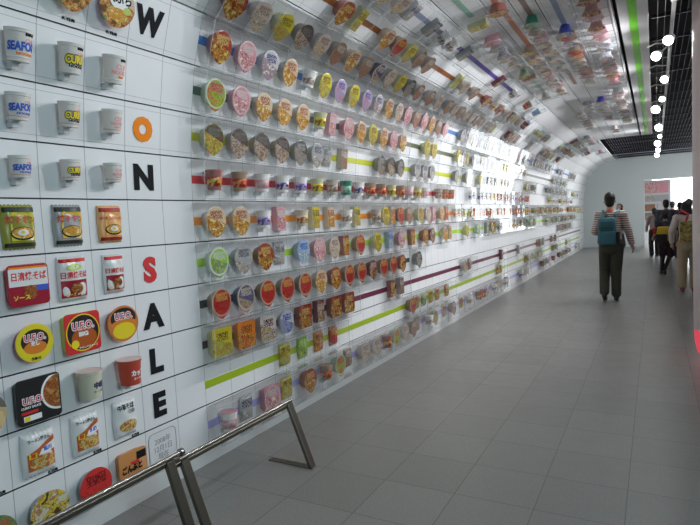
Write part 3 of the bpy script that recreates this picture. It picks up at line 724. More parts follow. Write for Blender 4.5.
M_soupB = print_mat('dark noodle picture', (.55, .30, .05), (.75, .5, .1), [(.25, .07, .02), (.42, .15, .04), (.18, .05, .02), (.5, .25, .08)], 9, scale=40)
M_egg = mat('egg white print', (.80, .78, .74), .4)
FOILY = mat('yellow foil', (.62, .55, .05), .25); FOILD = mat('dark striped foil', (.16, .15, .14), .25); FOILO = mat('orange foil', (.80, .42, .16), .25)
FOILW = mat('white film', (.75, .76, .76), .22)
M_deep = mat('wine print', (.33, .01, .03), .35)
def chick(main, tcol, hood, soup, egg=True, words='焼チキン'):
    def f(t, w, h, z):
        z += .004
        patch(t, -w*.47, h*.33, w*.47, h*.44, z*.55, hood, 'header_print')
        patch(t, -w*.47, -h*.45, w*.47, -h*.36, z*.55, hood, 'footer_print')
        patch(t, -w*.30, -h*.31, w*.42, h*.32, z - .0005, main)
        text_on(words, .036 if len(words) < 5 else .022, tcol, t, w*.03, h*.15, z, .018, .95)
        disc(t, w*.04, -h*.15, w*.36, z + .0008, TXB if hood is not FOILO else TXR, .55, 'bowl_picture')
        disc(t, w*.04, -h*.14, w*.33, z + .0014, soup, .5)
        if egg:
            disc(t, w*.02, -h*.13, w*.16, z + .002, M_egg, .6, 'egg_picture'); disc(t, w*.01, -h*.12, w*.055, z + .0026, TXY, .8, 'yolk_picture')
    return f
packet(.150, .200, 5, CA, 'yellow-green and black noodle packet with a fried egg picture', mat('olive striped foil', (.30, .30, .05), .25), chick(FOILY, TXR, mat('black green header', (.03, .05, .03), .3), M_soup))
packet(.150, .200, 5, CB, 'black striped noodle packet with red title and noodle picture', mat('silver striped foil', (.36, .36, .36), .25), chick(mat('amber foil', (.75, .48, .05), .25), TXR, mat('black header', (.03, .04, .03), .3), M_soup, False))
packet(.140, .190, 5, CC, 'orange noodle packet with an egg picture in the row of chicken packets', FOILO, chick(mat('light orange foil', (.82, .45, .15), .25), TXR, mat('brick header', (.40, .03, .02), .3), M_soup, True, 'チキンラーメン'))
def yakisoba(extra):
    def f(t, w, h, z):
        z += .004
        patch(t, -w*.47, h*.38, w*.47, h*.46, z*.6, TXR, 'header_print')
        patch(t, -w*.46, -h*.42, w*.46, -h*.03, z - .0005, M_deep)
        text_on('日清焼そば', .034 if w > .13 else .028, TXR, t, 0, h*.08, z, .02, .85)
        disc(t, w*.02, -h*.22, w*.20, z + .001, M_soupB, .9)
        text_on('ソース', .018, TXY, t, -w*.18, -h*.36, z + .0006, .03)
        if extra: disc(t, -w*.02, h*.26, w*.26, z, mat('lime flash', (.50, .68, .05), .4), .42, 'flash_mark'); text_on('お徳用', .018, TXW, t, -w*.02, h*.26, z + .0006, .03)
    return f
packet(.150, .215, 4, CB, 'white and wine red noodle packet with a green flash mark', FOILW, yakisoba(True))
packet(.120, .200, 4, CC, 'narrower white and wine red noodle packet beside the letter S', FOILW, yakisoba(False))
def tray(w_, h_, dp, k, Y, label, side, top, build, v=0.0):
    t = empty('noodle_tray')
    bm = bmesh.new(); tray_body_bm(bm, w_, h_, dp); mk('body', bm, side, t)
    bm = bmesh.new(); tray_lid_bm(bm, w_, h_, dp); mk('lid', bm, top, t)
    build(t, w_, h_, dp + .0035)
    t.matrix_world = row_matrix(k, Y, v, .001)
    tag(t, label, 'tray', 'square noodle trays at the near end')
def b1(t, w, h, z):
    patch(t, -w*.48, -h*.02, w*.48, h*.40, z, FOILW)
    patch(t, -w*.46, h*.40, w*.46, h*.45, z, TXO)
    text_on('日清焼そば', .040, TXR, t, 0, h*.20, z + .0005, .022, .82)
    disc(t, w*.03, -h*.18, w*.17, z + .0006, M_soupB, 1.0)
    patch(t, w*.18, -h*.16, w*.48, -h*.02, z + .0005, TXBL)
    text_on('ソース', .026, TXY, t, -w*.2, -h*.30, z + .0005, .03)
tray(.185, .185, .05, 4, CA, 'wine red square noodle tray with white title band', mat('tray wine', (.35, .02, .03), .4), M_deep, b1)
def ufo(t, z, x, y, s, bold=.05):
    text_on('U.F.O.', s, TXW, t, x, y, z, bold + .05, .9); text_on('U.F.O.', s, mat('logo pink red', (.62, .04, .10), .4), t, x, y, z + .0006, bold - .03, .9)
def b2(t, w, h, z):
    disc(t, 0, 0, w*.48, z, TXY, 1.0, 'yellow_ring'); disc(t, 0, 0, w*.45, z + .0005, mat('black disc', (.03, .02, .02), .3), 1.0, 'black_disc')
    disc(t, .02*w, -.14*h, w*.36, z + .001, mat('brown soup print', (.45, .10, .02), .3), .75)
    ufo(t, z + .0018, 0, h*.17, .050)
    text_on('BIG', .028, TXW, t, 0, -h*.04, z + .0018, .06, 1.2)
    disc(t, -w*.25, -h*.27, w*.11, z + .002, TXY, 1, 'badge')
    text_on('からしマヨネーズ', .013, TXW, t, w*.12, -h*.38, z + .0018, .02)
tray(.190, .195, .055, 3, CB, 'red square noodle tray with yellow ring and black disc', mat('tray yellow green', (.55, .60, .10), .4), TXR, b2)
def b3(t, w, h, z):
    bm = bmesh.new()
    def arc(r):  # picture of the dish cut off by the tray's right edge
        pts = []
        for i in range(25):
            a = PI/2 + PI*i/24
            pts.append((w*.47 + r*math.cos(a)*1.0, h*.08 + r*math.sin(a), 0))
        return [(x, max(-h*.46, min(h*.46, y)), 0) for x, y, _ in pts]
    loft(bm, [[(x, y, z - .002) for x, y, _ in arc(w*.43)], [(x, y, z) for x, y, _ in arc(w*.43)]]); mk('plate_picture', bm, TXW, t)
    bm = bmesh.new(); loft(bm, [[(x, y, z) for x, y, _ in arc(w*.38)], [(x, y, z + .0006) for x, y, _ in arc(w*.38)]]); mk('printed_picture', bm, M_soupB, t)
    ufo(t, z + .001, -w*.15, h*.02, .040)
    text_on('CURRY SAUCE', .014, TXW, t, -w*.2, -h*.12, z + .0005, .03); patch(t, -w*.42, -h*.26, -w*.05, -h*.20, z + .0004, TXR)
    patch(t, -w*.38, -h*.42, w*.02, -h*.30, z + .0004, TXW)
    patch(t, -w*.36, -h*.41, -w*.24, -h*.31, z + .0009, TXY)
tray(.205, .205, .05, 2, CA, 'black square noodle tray with a brown dish picture', mat('tray black', (.03, .03, .03), .35), mat('tray black lid', (.02, .02, .022), .3), b3)
def b4(t, w, h, z):
    patch(t, w*.12, h*.12, w*.47, h*.40, z, TXB); text_on('ごんぶと', .042, TXB, t, -w*.05, -h*.12, z + .0005, .07, .8)
    patch(t, -w*.1, h*.02, w*.2, h*.12, z + .0003, TXR); patch(t, w*.25, -h*.30, w*.47, h*.10, z + .0002, mat('tan print', (.70, .35, .15), .4))
tray(.180, .150, .045, 0, CC, 'orange brown rounded noodle tray behind the handrail end', mat('tray orange brown', (.55, .22, .08), .4), mat('tray orange lid', (.60, .26, .08), .35), b4, .01)

def big_bowl(R_, dp, k, Y, label, side, top, build, tab=0.0, v=0.0):
    t = empty('noodle_bowl')
    bm = bmesh.new(); bowl_body_bm(bm, R_, dp, 40); mk('body', bm, side, t, sm=True, auto=True)
    bm = bmesh.new(); bowl_lid_bm(bm, R_, dp, 56, tab); mk('lid', bm, top, t)
    if build: build(t, R_, dp + .0035)
    t.matrix_world = row_matrix(k, Y, v, .001)
    tag(t, label, 'bowl', 'round noodle bowls at the near end')
Mbk = mat('black disc', (.03, .02, .02), .3)
def b5(t, r, z):
    disc(t, 0, .1*r, r*.76, z, Mbk, .82, 'black_disc'); disc(t, 0, -.25*r, r*.62, z + .0006, mat('orange soup print', (.70, .22, .03), .3), .55)
    ufo(t, z + .0016, 0, r*.28, .042); text_on('だし', .020, TXW, t, 0, -r*.05, z + .0014, .06); text_on('熱湯3分', .013, TXB, t, 0, -r*.85, z + .0006, .03)
big_bowl(.085, .055, 3, CA, 'yellow-lidded round noodle bowl with a black and orange centre', mat('bowl side pink', (.65, .25, .32), .4), mat('lid yellow', (.75, .62, .03), .3), b5)
def b6(t, r, z):
    disc(t, 0, .30*r, r*.86, z, Mbk, .70, 'black_disc'); disc(t, 0, -.02*r, r*.84, z + .0006, mat('orange soup print', (.70, .22, .03), .3), .34)
    disc(t, 0, -.42*r, r*.76, z + .001, mat('yellow noodle print', (.80, .62, .03), .3), .62); ufo(t, z + .0020, 0, r*.42, .046)
big_bowl(.092, .055, 3, CC, 'round noodle bowl with a yellow half lid left of the letter A', mat('bowl side red pink', (.62, .20, .22), .4), mat('lid red orange', (.62, .20, .05), .3), b6)
M_foil_side = mat('silver bowl side', (.34, .36, .37), .3)
big_bowl(.092, .06, 0, CA, 'round noodle bowl with a yellow noodle picture and silver side', M_foil_side,
         print_mat('lid yellow noodles', (.5, .4, .1), (.1, .08, .03), [(.08, .06, .03), (.55, .42, .05), (.70, .62, .06), (.40, .12, .04), (.6, .6, .45)], 9, scale=26), None, 0, -.01)
def b7(t, r, z): text_on('とんがらし', .030, TXY, t, 0, -r*.55, z + .0004, .05, .75); text_on('とんがらし', .030, TXB, t, 0, -r*.55, z, .11, .75)
big_bowl(.088, .06, 0, CB, 'round noodle bowl with a red chilli picture and silver side', M_foil_side,
         print_mat('lid red chilli', (.65, .03, .03), (.2, .01, .01), [(.45, .02, .02), (.70, .05, .04), (.60, .03, .02), (.25, .02, .02)], -.03, scale=34), b7)
M_lid_noodle = print_mat('lid orange noodles', (.62, .55, .42), (.25, .05, .03), [(.16, .08, .03), (.62, .28, .05), (.38, .08, .03), (.70, .50, .22), (.25, .30, .08)], .03, scale=30)
for Y, lb, sd in ((CA, 'round noodle bowl cropped by the picture top, leftmost in its row', (.6, .55, .5)), (CB, 'orange and brown noodle bowl two places left of the letter W', (.55, .62, .4))):
    big_bowl(.094, .06, 9, Y, lb, mat('bowl side %.2f' % Y, sd, .4), M_lid_noodle, None, .12, .022)
def b8(t, r, z):
    disc(t, .05*r, .35*r, r*.62, z, TXW, .85, 'white_disc'); text_on('天ぷら', .058, TXB, t, .05*r, .32*r, z + .0006, .03, .85)
    disc(t, .05*r, -.45*r, r*.55, z + .0003, M_soup, .6); disc(t, .55*r, -.15*r, r*.22, z + .0008, mat('spring onion print', (.45, .55, .12), .4), .8, 'garnish_picture')
big_bowl(.098, .06, 9, CC, 'pink-sided noodle bowl with large black writing left of the letter W', mat('bowl side lilac', (.55, .32, .48), .4), M_lid_noodle, b8, .06, .012)
# partly seen packages at the picture's left edge
big_bowl(.092, .06, 2, CA - .245, 'dark-rimmed noodle bowl cut off by the left edge', mat('bowl side navy', (.03, .05, .08), .4), print_mat('lid navy beige', (.03, .05, .09), (.2, .2, .2), [(.62, .50, .33), (.7, .5, .2), (.5, .4, .25)], .045, scale=24), None)
big_bowl(.090, .06, 0, CA - .245, 'green and red noodle bowl in the bottom left corner', mat('bowl side dark', (.08, .10, .10), .4), print_mat('lid green red', (.1, .2, .08), (.5, .1, .05), [(.15, .25, .08), (.5, .12, .05), (.6, .5, .15), (.05, .05, .05)], .02, scale=26), None, 0, -.01)

# paper cups in the L row
def paper_cup(Y, label, col, txt, tm, m2):
    t = empty('noodle_cup'); h, rt, rb = .135, .062, .050
    bm = bmesh.new(); cup_body_bm(bm, h, rt, rb, 36); mk('cup_body', bm, col, t, sm=True, auto=True)
    bm = bmesh.new(); cup_lid_bm(bm, h, rt, 36); mk('lid', bm, mat('pinkish lid', (.70, .52, .50), .4), t)
    bm = bmesh.new(); cup_band_bm(bm, h, rt, rb, 36, 0, .86, .92); mk('rim_band', bm, mat('rim silver', (.55, .58, .58), .3), t, sm=True)
    bm = bmesh.new(); peg_bm(bm, h, rt); mk('peg', bm, M_peg, t)
    wtext(txt, .032, tm, t, h, rt, rb, -.005, .06, .9, .012)
    wtext('ヌードル', .014, m2, t, h, rt, rb, -.034, .04, 1.1, .012)
    t.matrix_world = row_matrix(2, Y, .005, .001); tag(t, label, 'cup', 'paper cups beside the letter L')
paper_cup(CB, 'cream noodle cup with dark writing in the row of the letter L', mat('cream cup', (.62, .60, .46), .45), '中華', mat('navy print', (.05, .04, .12), .4), TXG)
paper_cup(CC, 'red noodle cup with white writing in the row of the letter L', mat('red cup', (.50, .06, .03), .45), 'カップ', TXW, TXW)
def ramen(pic, wds, diag=True):
    def f(t, w, h, z):
        z += .004
        if diag:
            bm = bmesh.new()
            loft(bm, [[(-w*.40, -h*.34, zz), (w*.40, -h*.34, zz), (w*.40, h*.34, zz), (-w*.40, h*.04, zz)] for zz in (z - .002, z - .0005)]); mk('printed_panel', bm, mat('rust print', (.50, .12, .03), .35), t)
            bm = bmesh.new()
            loft(bm, [[(-w*.12, -h*.02, zz), (w*.40, h*.02, zz), (w*.40, h*.22, zz), (-w*.02, h*.10, zz)] for zz in (z - .002, z + .0004)]); mk('title_panel', bm, TXW, t)
            patch(t, -w*.36, -h*.06, -w*.16, h*.06, z + .0008, TXY); text_on('旨', .022, TXR, t, -w*.26, 0, z + .001, .04)
        disc(t, w*.02, -h*.19, w*.38, z + .0006, pic, .55)
        text_on('ラーメン屋さん' if diag else '中華そば', .019 if diag else .032, TXB, t, -w*.05, h*.33, z + (0 if diag else -.001), .02, .8)
        text_on(wds, .022, TXBL if diag else TXG, t, w*.17, h*.08 if diag else h*.18, z + .0008, .04)
    return f
M_pic = print_mat('ramen bowl picture', (.6, .3, .1), (.3, .1, .02), [(.45, .22, .04), (.62, .35, .06), (.72, .58, .3), (.28, .25, .05), (.55, .12, .04)], 9, scale=34)
packet(.160, .205, 1, CA, 'white noodle packet with red diagonal print, lower left one', FOILW, ramen(M_pic, '旭川'))
packet(.150, .205, 1, CB, 'white noodle packet with red diagonal print in the middle of the E row', FOILW, ramen(M_pic, '札幌'))
packet(.145, .195, 1, CC, 'white noodle packet with two bowl pictures left of the letter E', FOILW, ramen(M_pic, '醤油', False))
for Y in (CA - .245, CA, CB, CC):
    bm = text_bm('新発売', .016, .04); o = mk_raw('caption', bm, TXB); o.matrix_world = row_matrix(1, Y + .065, -.118, .0014)
    tag(o, 'tiny black caption under the %s packet of the E row' % {CA - .245: 'cropped left', CA: 'first full', CB: 'middle', CC: 'right'}[Y], 'caption', 'tiny captions')
for Y, dd in ((CB, 'orange and brown bowl'), (CC, 'bowl beside the letter W')):
    bm = text_bm('新発売', .016, .04, font_sx=1.4); o = mk_raw('caption', bm, TXB); o.matrix_world = row_matrix(9, Y + .03, -.121, .0014)
    tag(o, 'tiny black caption under the ' + dd, 'caption', 'tiny captions')
# date sign with a rounded outline
sg = empty('date_sign')
bm = bmesh.new()
o_ = rsq(.205, .205, 0, .035, 6); i_ = rsq(.199, .199, 0, .032, 6)
A = [bm.verts.new((x, y, .0012)) for x, y, _ in o_]; B_ = [bm.verts.new((x, y, .0012)) for x, y, _ in i_]
for i in range(len(A)):
    j = (i + 1) % len(A); bm.faces.new((A[i], A[j], B_[j], B_[i]))
bmesh.ops.solidify(bm, geom=list(bm.faces), thickness=.001)
mk('outline', bm, TXG, sg)
bm = bmesh.new(); loft(bm, [rsq(.198, .198, -.0002, .032, 6), rsq(.198, .198, .0008, .032, 6)]); mk('plate', bm, mat('sign white', (.72, .73, .75), .4), sg)
for s, yy in (('2008年', .045), ('12月1日', 0.0), ('現在', -.045)): text_on(s, .042, TXG, sg, 0, yy, .0014, 0, .95)
sg.matrix_world = row_matrix(0, CL, .0, .001)
tag(sg, 'small white date sign with rounded grey outline below the letter E', 'sign')

# ------------------------------------------------------------------ handrails
M_ss = mat('brushed stainless steel', (.32, .31, .29), .24, 1.0)
M_ssd = mat('dark satin steel', (.17, .16, .135), .38, 1.0)
def handrail(label, y0, y1, zt, x, legs, dish):
    t = empty('handrail', (x, (y0 + y1) / 2, 0)); my = (y0 + y1) / 2
    bm = bmesh.new(); tube(bm, [(0, y0 - my, zt), (0, y1 - my, zt)], .010, 16); mk('top_tube', bm, M_ss, t, sm=True, auto=True)
    bm = bmesh.new(); box(bm, (-.006, y0 - my, zt - .034), (.006, y1 - my, zt - .012)); bevel(bm, .002, 1); mk('flat_bar', bm, M_ssd, t)
    for yl in legs:
        bm = bmesh.new()
        a = Vector((0, yl - my, zt - .012)); b = Vector((.150, yl - my, .006))
        wx, wy = .014, .024
        loft(bm, [[(p.x + sx*wx, p.y + sy*wy, p.z) for sx, sy in ((-1,-1),(1,-1),(1,1),(-1,1))] for p in (a, b)]); bevel(bm, .003, 1)
        mk('leg', bm, M_ssd, t)
        bm = bmesh.new(); box(bm, (-.17, yl - my - .022, 0), (.168, yl - my + .022, .007)); bevel(bm, .002, 1); mk('foot_plate', bm, M_ssd, t)
        bm = bmesh.new(); box(bm, (-.008, yl - my - .02, zt - .036), (.012, yl - my + .02, zt - .008)); mk('bracket', bm, M_ssd, t)
    bm = bmesh.new()
    if dish:
        tube(bm, [(0, y1 - my, zt), (0, y1 - my + .004, zt), (0, y1 - my + .022, zt), (0, y1 - my + .026, zt)], [.012, .019, .019, .008], 20)
        mk('end_cap', bm, M_ss, t, sm=True, auto=True)
    else:
        bm.free()
    tag(t, label, 'handrail', 'low steel handrails')
handrail('low steel handrail with slanted legs, the nearer one ending in a round cap', .35, 1.83, .445, -1.985, (.45, 1.765), True)
handrail('low steel handrail with slanted end leg, the farther one by the wall', 1.80, 2.79, .40, -2.012, (1.88, 2.765), False)

# ------------------------------------------------------------------ ceiling track with spotlights
M_wht = mat('white lamp metal', (.7, .7, .7), .3)
M_bulb = mat('glowing lamp', (1, .98, .95), .3, 0, 30.0)
tr = empty('lighting_track', (.17, 10, CEIL - .04)); tag(tr, 'grey lighting track running along the dark louvred ceiling', 'lighting track')
bm = bmesh.new(); box(bm, (-.018, -10.5, -.012), (.018, 13.0, .030)); mk('rail', bm, mat('grey track', (.30, .30, .32), .4), tr)
bm = bmesh.new(); box(bm, (-.03, -4.2, -.02), (.03, -3.9, -.012)); mk('power_feed', bm, M_wht, tr)
tr = empty('lighting_track', (1.6, 7.5, CEIL - .04)); tag(tr, 'grey lighting track added out of view for fill spotlights right of the walkway', 'lighting track')  # track added out of view to carry the fill spotlights
bm = bmesh.new(); box(bm, (-.018, -8.0, -.012), (.018, 13.0, .030)); mk('rail', bm, mat('grey track', (.30, .30, .32), .4), tr)
lamps = [(.13, 6.75, .075, 1), (.02, 7.35, .080, 1), (.12, 8.75, .075, 1), (.11, 10.3, .065, 1), (.02, 11.3, .110, 1), (.08, 13.9, .120, 1), (.11, 15.6, .07, 0), (.07, 17.3, .125, 1), (.09, 19.3, .10, 0), (.06, 21.2, .11, 1), (.14, 3.6, .07, 1), (.10, 4.9, .07, 1)]
lamps += [(1.55, y, .075, 2) for y in (1.2, 3.4, 5.2, 7.2, 9.2, 11.4, 13.8, 16.4, 19.2)]  # added fill row on the right, outside the view
for i, (x, y, r, big) in enumerate(lamps):
    t = empty('spotlight', (x, y, 3.20)); r *= .70; tx = .17 if x < 1 else 1.6
    aim = Vector((-.35, -1.0, -.55)).normalized()
    q = aim.to_track_quat('-Z', 'Y').to_matrix()
    def W(v): return q @ Vector(v)
    seg = 18
    def rg(rad, z): return [W((rad*math.cos(2*PI*j/seg), rad*math.sin(2*PI*j/seg), z)) for j in range(seg)]
    bm = bmesh.new(); loft(bm, [rg(r*.5, .13), rg(r*.62, .12), rg(r*.95, .02), rg(r, 0), rg(r*.93, 0), rg(r*.86, .010)]); mk('lamp_head', bm, M_wht, t, sm=True, auto=True)
    bm = bmesh.new(); loft(bm, [rg(r*.84, .012), rg(r*.84, .004), rg(r*.6, -.012), rg(r*.25, -.02)]); mk('lamp_lens', bm, M_bulb, t, sm=True)
    bm = bmesh.new(); tube(bm, [W((0, 0, .10)), (tx - x, .02, .12), (tx - x, .02, .19)], .008, 8); mk('arm', bm, M_wht, t)
    sp = bpy.data.lights.new('spotlight_beam', 'SPOT'); sp.energy = (120 if y > 6 else 85) if x < 1 else (14 if y < 4 else 48); sp.spot_size = math.radians(131 if x < 1 else 110); sp.spot_blend = .9; sp.shadow_soft_size = .06
    sp.color = (.96, .97, 1.0)
    so = bpy.data.objects.new('spotlight_beam', sp); COL.objects.link(so); so.location = (x, y, 3.1)
    so.rotation_euler = (Vector((-2.4, y - .9, 1.9 if x < 1 else 1.5)) - so.location).to_track_quat('-Z', 'Y').to_euler(); 
    mw = so.location.copy(); so.parent = t; so.location = mw - t.location
    if x > 1: tag(t, 'added fill spotlight right of the walkway, out of view, %s from the near end' % ordinal(i - 11), 'lamp', 'added fill spotlights'); continue
    tag(t, 'white glowing track spotlight, %s from the near end' % ordinal(i + 1 if y > 6 else i - 9) if y > 6 else 'white track spotlight above the picture top, %s' % ('nearer one' if y < 4 else 'farther one'), 'lamp', 'track spotlights')
for y in (6.85, 7.9, 9.1, 10.5):
    bm = bmesh.new(); tube(bm, [(-.06, y, 3.19), (.02, y, 3.215), (.10, y, 3.20), (.17, y - .02, 3.195), (.17, y - .02, 3.39)], .007, 8)
    o = mk('support_arm', bm, M_wht); tag(o, 'white curved support arm between panel and lighting track, %s' % {6.85: 'nearest one', 7.9: 'second one', 9.1: 'third one', 10.5: 'farthest one'}[y], 'bracket', 'white support arms')

# ------------------------------------------------------------------ pillar at the right with a red lower part
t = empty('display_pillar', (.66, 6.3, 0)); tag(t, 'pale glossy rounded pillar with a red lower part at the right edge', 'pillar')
def prg(rx, ry, z, n=40): return [(rx*math.cos(2*PI*i/n), ry*math.sin(2*PI*i/n), z) for i in range(n)]
bm = bmesh.new(); loft(bm, [prg(.335, .335, .30), prg(.345, .345, 1.2), prg(.345, .345, 3.42)]); mk('shaft', bm, mat('pillar white', (.66, .56, .57), .3), t, sm=True, auto=True)
bm = bmesh.new(); loft(bm, [prg(.27, .27, .02), prg(.31, .31, .09), prg(.328, .328, .18), prg(.335, .335, .30)]); mk('red_base', bm, mat('red base added glow', (.80, .06, .10), .2, 0, .7), t, sm=True, auto=True)  # emission added to the red base for a pink spill on floor and covers
bm = bmesh.new(); loft(bm, [prg(.25, .25, 0), prg(.25, .25, .03)]); mk('plinth', bm, Mbk, t)

# ------------------------------------------------------------------ people
def capsule(bm, p0, r0, p1, r1, lat=(1, 0, 0), seg=14):
    p0, p1 = Vector(p0), Vector(p1); d = (p1 - p0)
    if d.length < 1e-5: d = Vector((0, 0, 1e-3)); p1 = p0 + d
    L = d.length; d.normalize()
    a0 = r0 if isinstance(r0, tuple) else (r0, r0); a1 = r1 if isinstance(r1, tuple) else (r1, r1)
    u = Vector(lat); u = u - d * u.dot(d)
    if u.length < .1: u = d.orthogonal()
    u.normalize(); v = d.cross(u)
    rings = []
    for s, c, r, sg_ in ((1, p0, a0, -1), (0, p1, a1, 1)):
        for f in ((.25, .968), (.5, .866), (.8, .6), (.95, .31)) if sg_ > 0 else ((.95, .31), (.8, .6), (.5, .866), (.25, .968)):
            cc = c + d * (sg_ * f[0] * min(r)); rings.append([cc + u*r[0]*f[1]*math.cos(2*PI*k/seg) + v*r[1]*f[1]*math.sin(2*PI*k/seg) for k in range(seg)])
    loft(bm, rings)
def blob(name, caps, m, parent, vox=.011, lat=(1, 0, 0)):
    bm = bmesh.new()
    for c in caps: capsule(bm, *c[:4], lat=c[4] if len(c) > 4 else lat)
    bmesh.ops.recalc_face_normals(bm, faces=bm.faces)
    me = bpy.data.meshes.new(name); bm.to_mesh(me); bm.free()
    o = bpy.data.objects.new(name, me); COL.objects.link(o)
    md = o.modifiers.new('r', 'REMESH'); md.mode = 'VOXEL'; md.voxel_size = vox; md.use_smooth_shade = True
    sm_ = o.modifiers.new('s', 'SMOOTH'); sm_.iterations = 2; sm_.factor = .5
    dg = bpy.context.evaluated_depsgraph_get()
    nm = bpy.data.meshes.new_from_object(o.evaluated_get(dg)); o.modifiers.clear(); o.data = nm; bpy.data.meshes.remove(me)
    nm.materials.clear(); nm.materials.append(m); smooth(nm)
    o.parent = parent
    return o
def stripes_mat(name, a, b, per, wd):
    m, n, l, bs = new_mat(name); tc = n.new('ShaderNodeTexCoord'); s = n.new('ShaderNodeSeparateXYZ'); l.new(tc.outputs['Object'], s.inputs[0])
    l.new(mixc(n, l, fr(n, l, s.outputs[2], per, 0, wd), a, b), bs.inputs['Base Color']); bs.inputs['Roughness'].default_value = .8
    return m
SKIN = mat('skin', (.58, .33, .24), .55); HAIR = mat('black hair', (.012, .010, .010), .6)
def head_caps(c, s, face):  # c head centre, face unit vector of gaze
    c = Vector(c); f = Vector(face).normalized(); r_ = f.cross(Vector((0, 0, 1))).normalized(); up = Vector((0, 0, 1))
    return [(c + up*.03*s, (.078*s, .092*s), c + up*.045*s, (.074*s, .088*s), tuple(r_)), (c - up*.06*s + f*.025*s, .045*s, c + f*.02*s, .062*s, tuple(r_)),
            (c + f*.092*s - up*.005*s, .012*s, c + f*.112*s - up*.03*s, .014*s), (c + r_*.082*s, .012*s, c + r_*.086*s - up*.03*s, .011*s), (c - r_*.082*s, .012*s, c - r_*.086*s - up*.03*s, .011*s),
            (c + f*.09*s - up*.062*s - r_*.015*s, .008*s, c + f*.09*s - up*.062*s + r_*.015*s, .008*s)]
def hand_caps(wr, d, palm_n, s=1.0):
    wr = Vector(wr); d = Vector(d).normalized(); n_ = Vector(palm_n); n_ = (n_ - d*n_.dot(d)).normalized(); sd = d.cross(n_)
    out = [(wr, .026*s, wr + d*.075*s, (.030*s, .022*s))]
    for i, L in enumerate((.066, .076, .071, .056)):
        b = wr + d*.078*s + sd*(.027 - .018*i)*s; m1 = b + (d*.9 + n_*.25).normalized()*L*.5*s; e = m1 + (d*.7 + n_*.7).normalized()*L*.5*s
        out += [(b, .0095*s, m1, .009*s), (m1, .009*s, e, .008*s)]
    tb = wr + d*.02*s + sd*.024*s; tm = tb + (d*.7 + sd*.7).normalized()*.038*s
    out += [(tb, .013*s, tm, .011*s), (tm, .011*s, tm + (d + n_*.4).normalized()*.03*s, .009*s)]
    return out
def person(name, loc, H, rotz, J, label, shirt, trousers, shoe, sleeve='long', shorts=False, hair='short', group=None, vox=.011, face=(0, 1, 0), hands=True):
    """J: joints of a 1.74 m figure facing +Y, x to its right"""
    t = empty('person', loc); s = H / 1.74; t.rotation_euler = (0, 0, rotz); t.scale = (s, s, s)
    g = dict(pel=(0, 0, .93), ch=(0, .01, 1.28), nk=(0, -.01, 1.46), hd=(0, .02, 1.61),
             ls=(-.185, 0, 1.40), le=(-.25, -.02, 1.13), lw=(-.24, .06, .90), rs=(.185, 0, 1.40), re=(.25, -.02, 1.13), rw=(.26, .05, .89),
             lh=(-.09, 0, .90), lk=(-.10, .04, .49), la=(-.10, -.02, .09), rh=(.09, 0, .90), rk=(.10, .05, .49), ra=(.10, .03, .09), lt=None, rt=None)
    g.update(J); V = {k: Vector(v) if v else None for k, v in g.items()}
    for a, b in (('lt', 'la'), ('rt', 'ra')):
        if V[a] is None: V[a] = V[b] + Vector((0, .15, -.055))
    caps = [(V['pel'], (.15, .105), V['pel'].lerp(V['ch'], .45), (.125, .095)), (V['pel'].lerp(V['ch'], .45), (.125, .095), V['ch'], (.155, .11)), (V['ch'], (.155, .11), V['nk'] - Vector((0, 0, .08)), (.12, .075)),
            (V['nk'] - Vector((0, 0, .06)), .058, V['hd'] - Vector((0, 0, .05)), .050)]
    caps += head_caps(V['hd'], 1.0, face)
    for sgn, a in ((-1, 'l'), (1, 'r')):
        sh, el, wr = V[a+'s'], V[a+'e'], V[a+'w']; hp_, kn, an, to = V[a+'h'], V[a+'k'], V[a+'a'], V[a+'t']
        caps += [(V['ch'] + Vector((sgn*.07, 0, .10)), .07, sh, .056), (sh, .052, el, .038), (el, .038, wr, .026)]
        if hands: caps += hand_caps(wr, (wr - el), (-sgn, .3, 0))
        caps += [(hp_, .085, kn, .056), (kn, .055, an, .036), (an, .036, to + Vector((0, -.02, .015)), .032), (an, .034, an + Vector((0, -.04, -.045)), .030)]
    blob('body', caps, SKIN, t, vox)
    e = .016
    sc = [(V['pel'] + Vector((0, 0, -.03)), (.165+e, .125), V['pel'].lerp(V['ch'], .45), (.135+e, .105+e)), (V['pel'].lerp(V['ch'], .45), (.135+e, .105+e), V['ch'], (.162+e, .115+e)), (V['ch'], (.162+e, .115+e), V['nk'] - Vector((0, 0, .07)), (.125, .08+e)), (V['nk'] - Vector((0, 0, .07)), .066, V['nk'] - Vector((0, 0, .035)), .062)]
    for sgn, a in ((-1, 'l'), (1, 'r')):
        sh, el, wr = V[a+'s'], V[a+'e'], V[a+'w']
        sc += [(V['ch'] + Vector((sgn*.07, 0, .10)), .075+e, sh, .062+e), (sh, .058+e, el if sleeve == 'long' else sh.lerp(el, .6), .044+e)]
        if sleeve == 'long': sc += [(el, .044+e, el.lerp(wr, .86), .032+e)]
    blob('shirt', sc, shirt, t, vox)
    tc_ = [(V['pel'] + Vector((0, 0, .02)), (.158+e, .112+e), V['pel'] - Vector((0, 0, .06)), (.15+e, .115+e))]
    for a in 'lr':
        hp_, kn, an = V[a+'h'], V[a+'k'], V[a+'a']
        if shorts: tc_ += [(hp_, .092+e, hp_.lerp(kn, .85), .085+e)]
        else: tc_ += [(hp_, .090+e, kn, .070+e), (kn, .070+e, kn.lerp(an, .92), .060+e)]
    blob('shorts' if shorts else 'trousers', tc_, trousers, t, vox)
    for a in 'lr':
        an, to = V[a+'a'], V[a+'t']
        d = (to - an); d.z = 0; d.normalize()
        blob('shoe', [(an + Vector((0, 0, -.01)) - d*.03, .044, to + Vector((0, 0, 0)), .040), (an - d*.045 + (to - an)*.0 + Vector((0, 0, -.048)), .036, to + d*.03 + Vector((0, 0, -.002)), .034)], shoe, t, vox)
    hd = V['hd']; f = Vector(face).normalized()
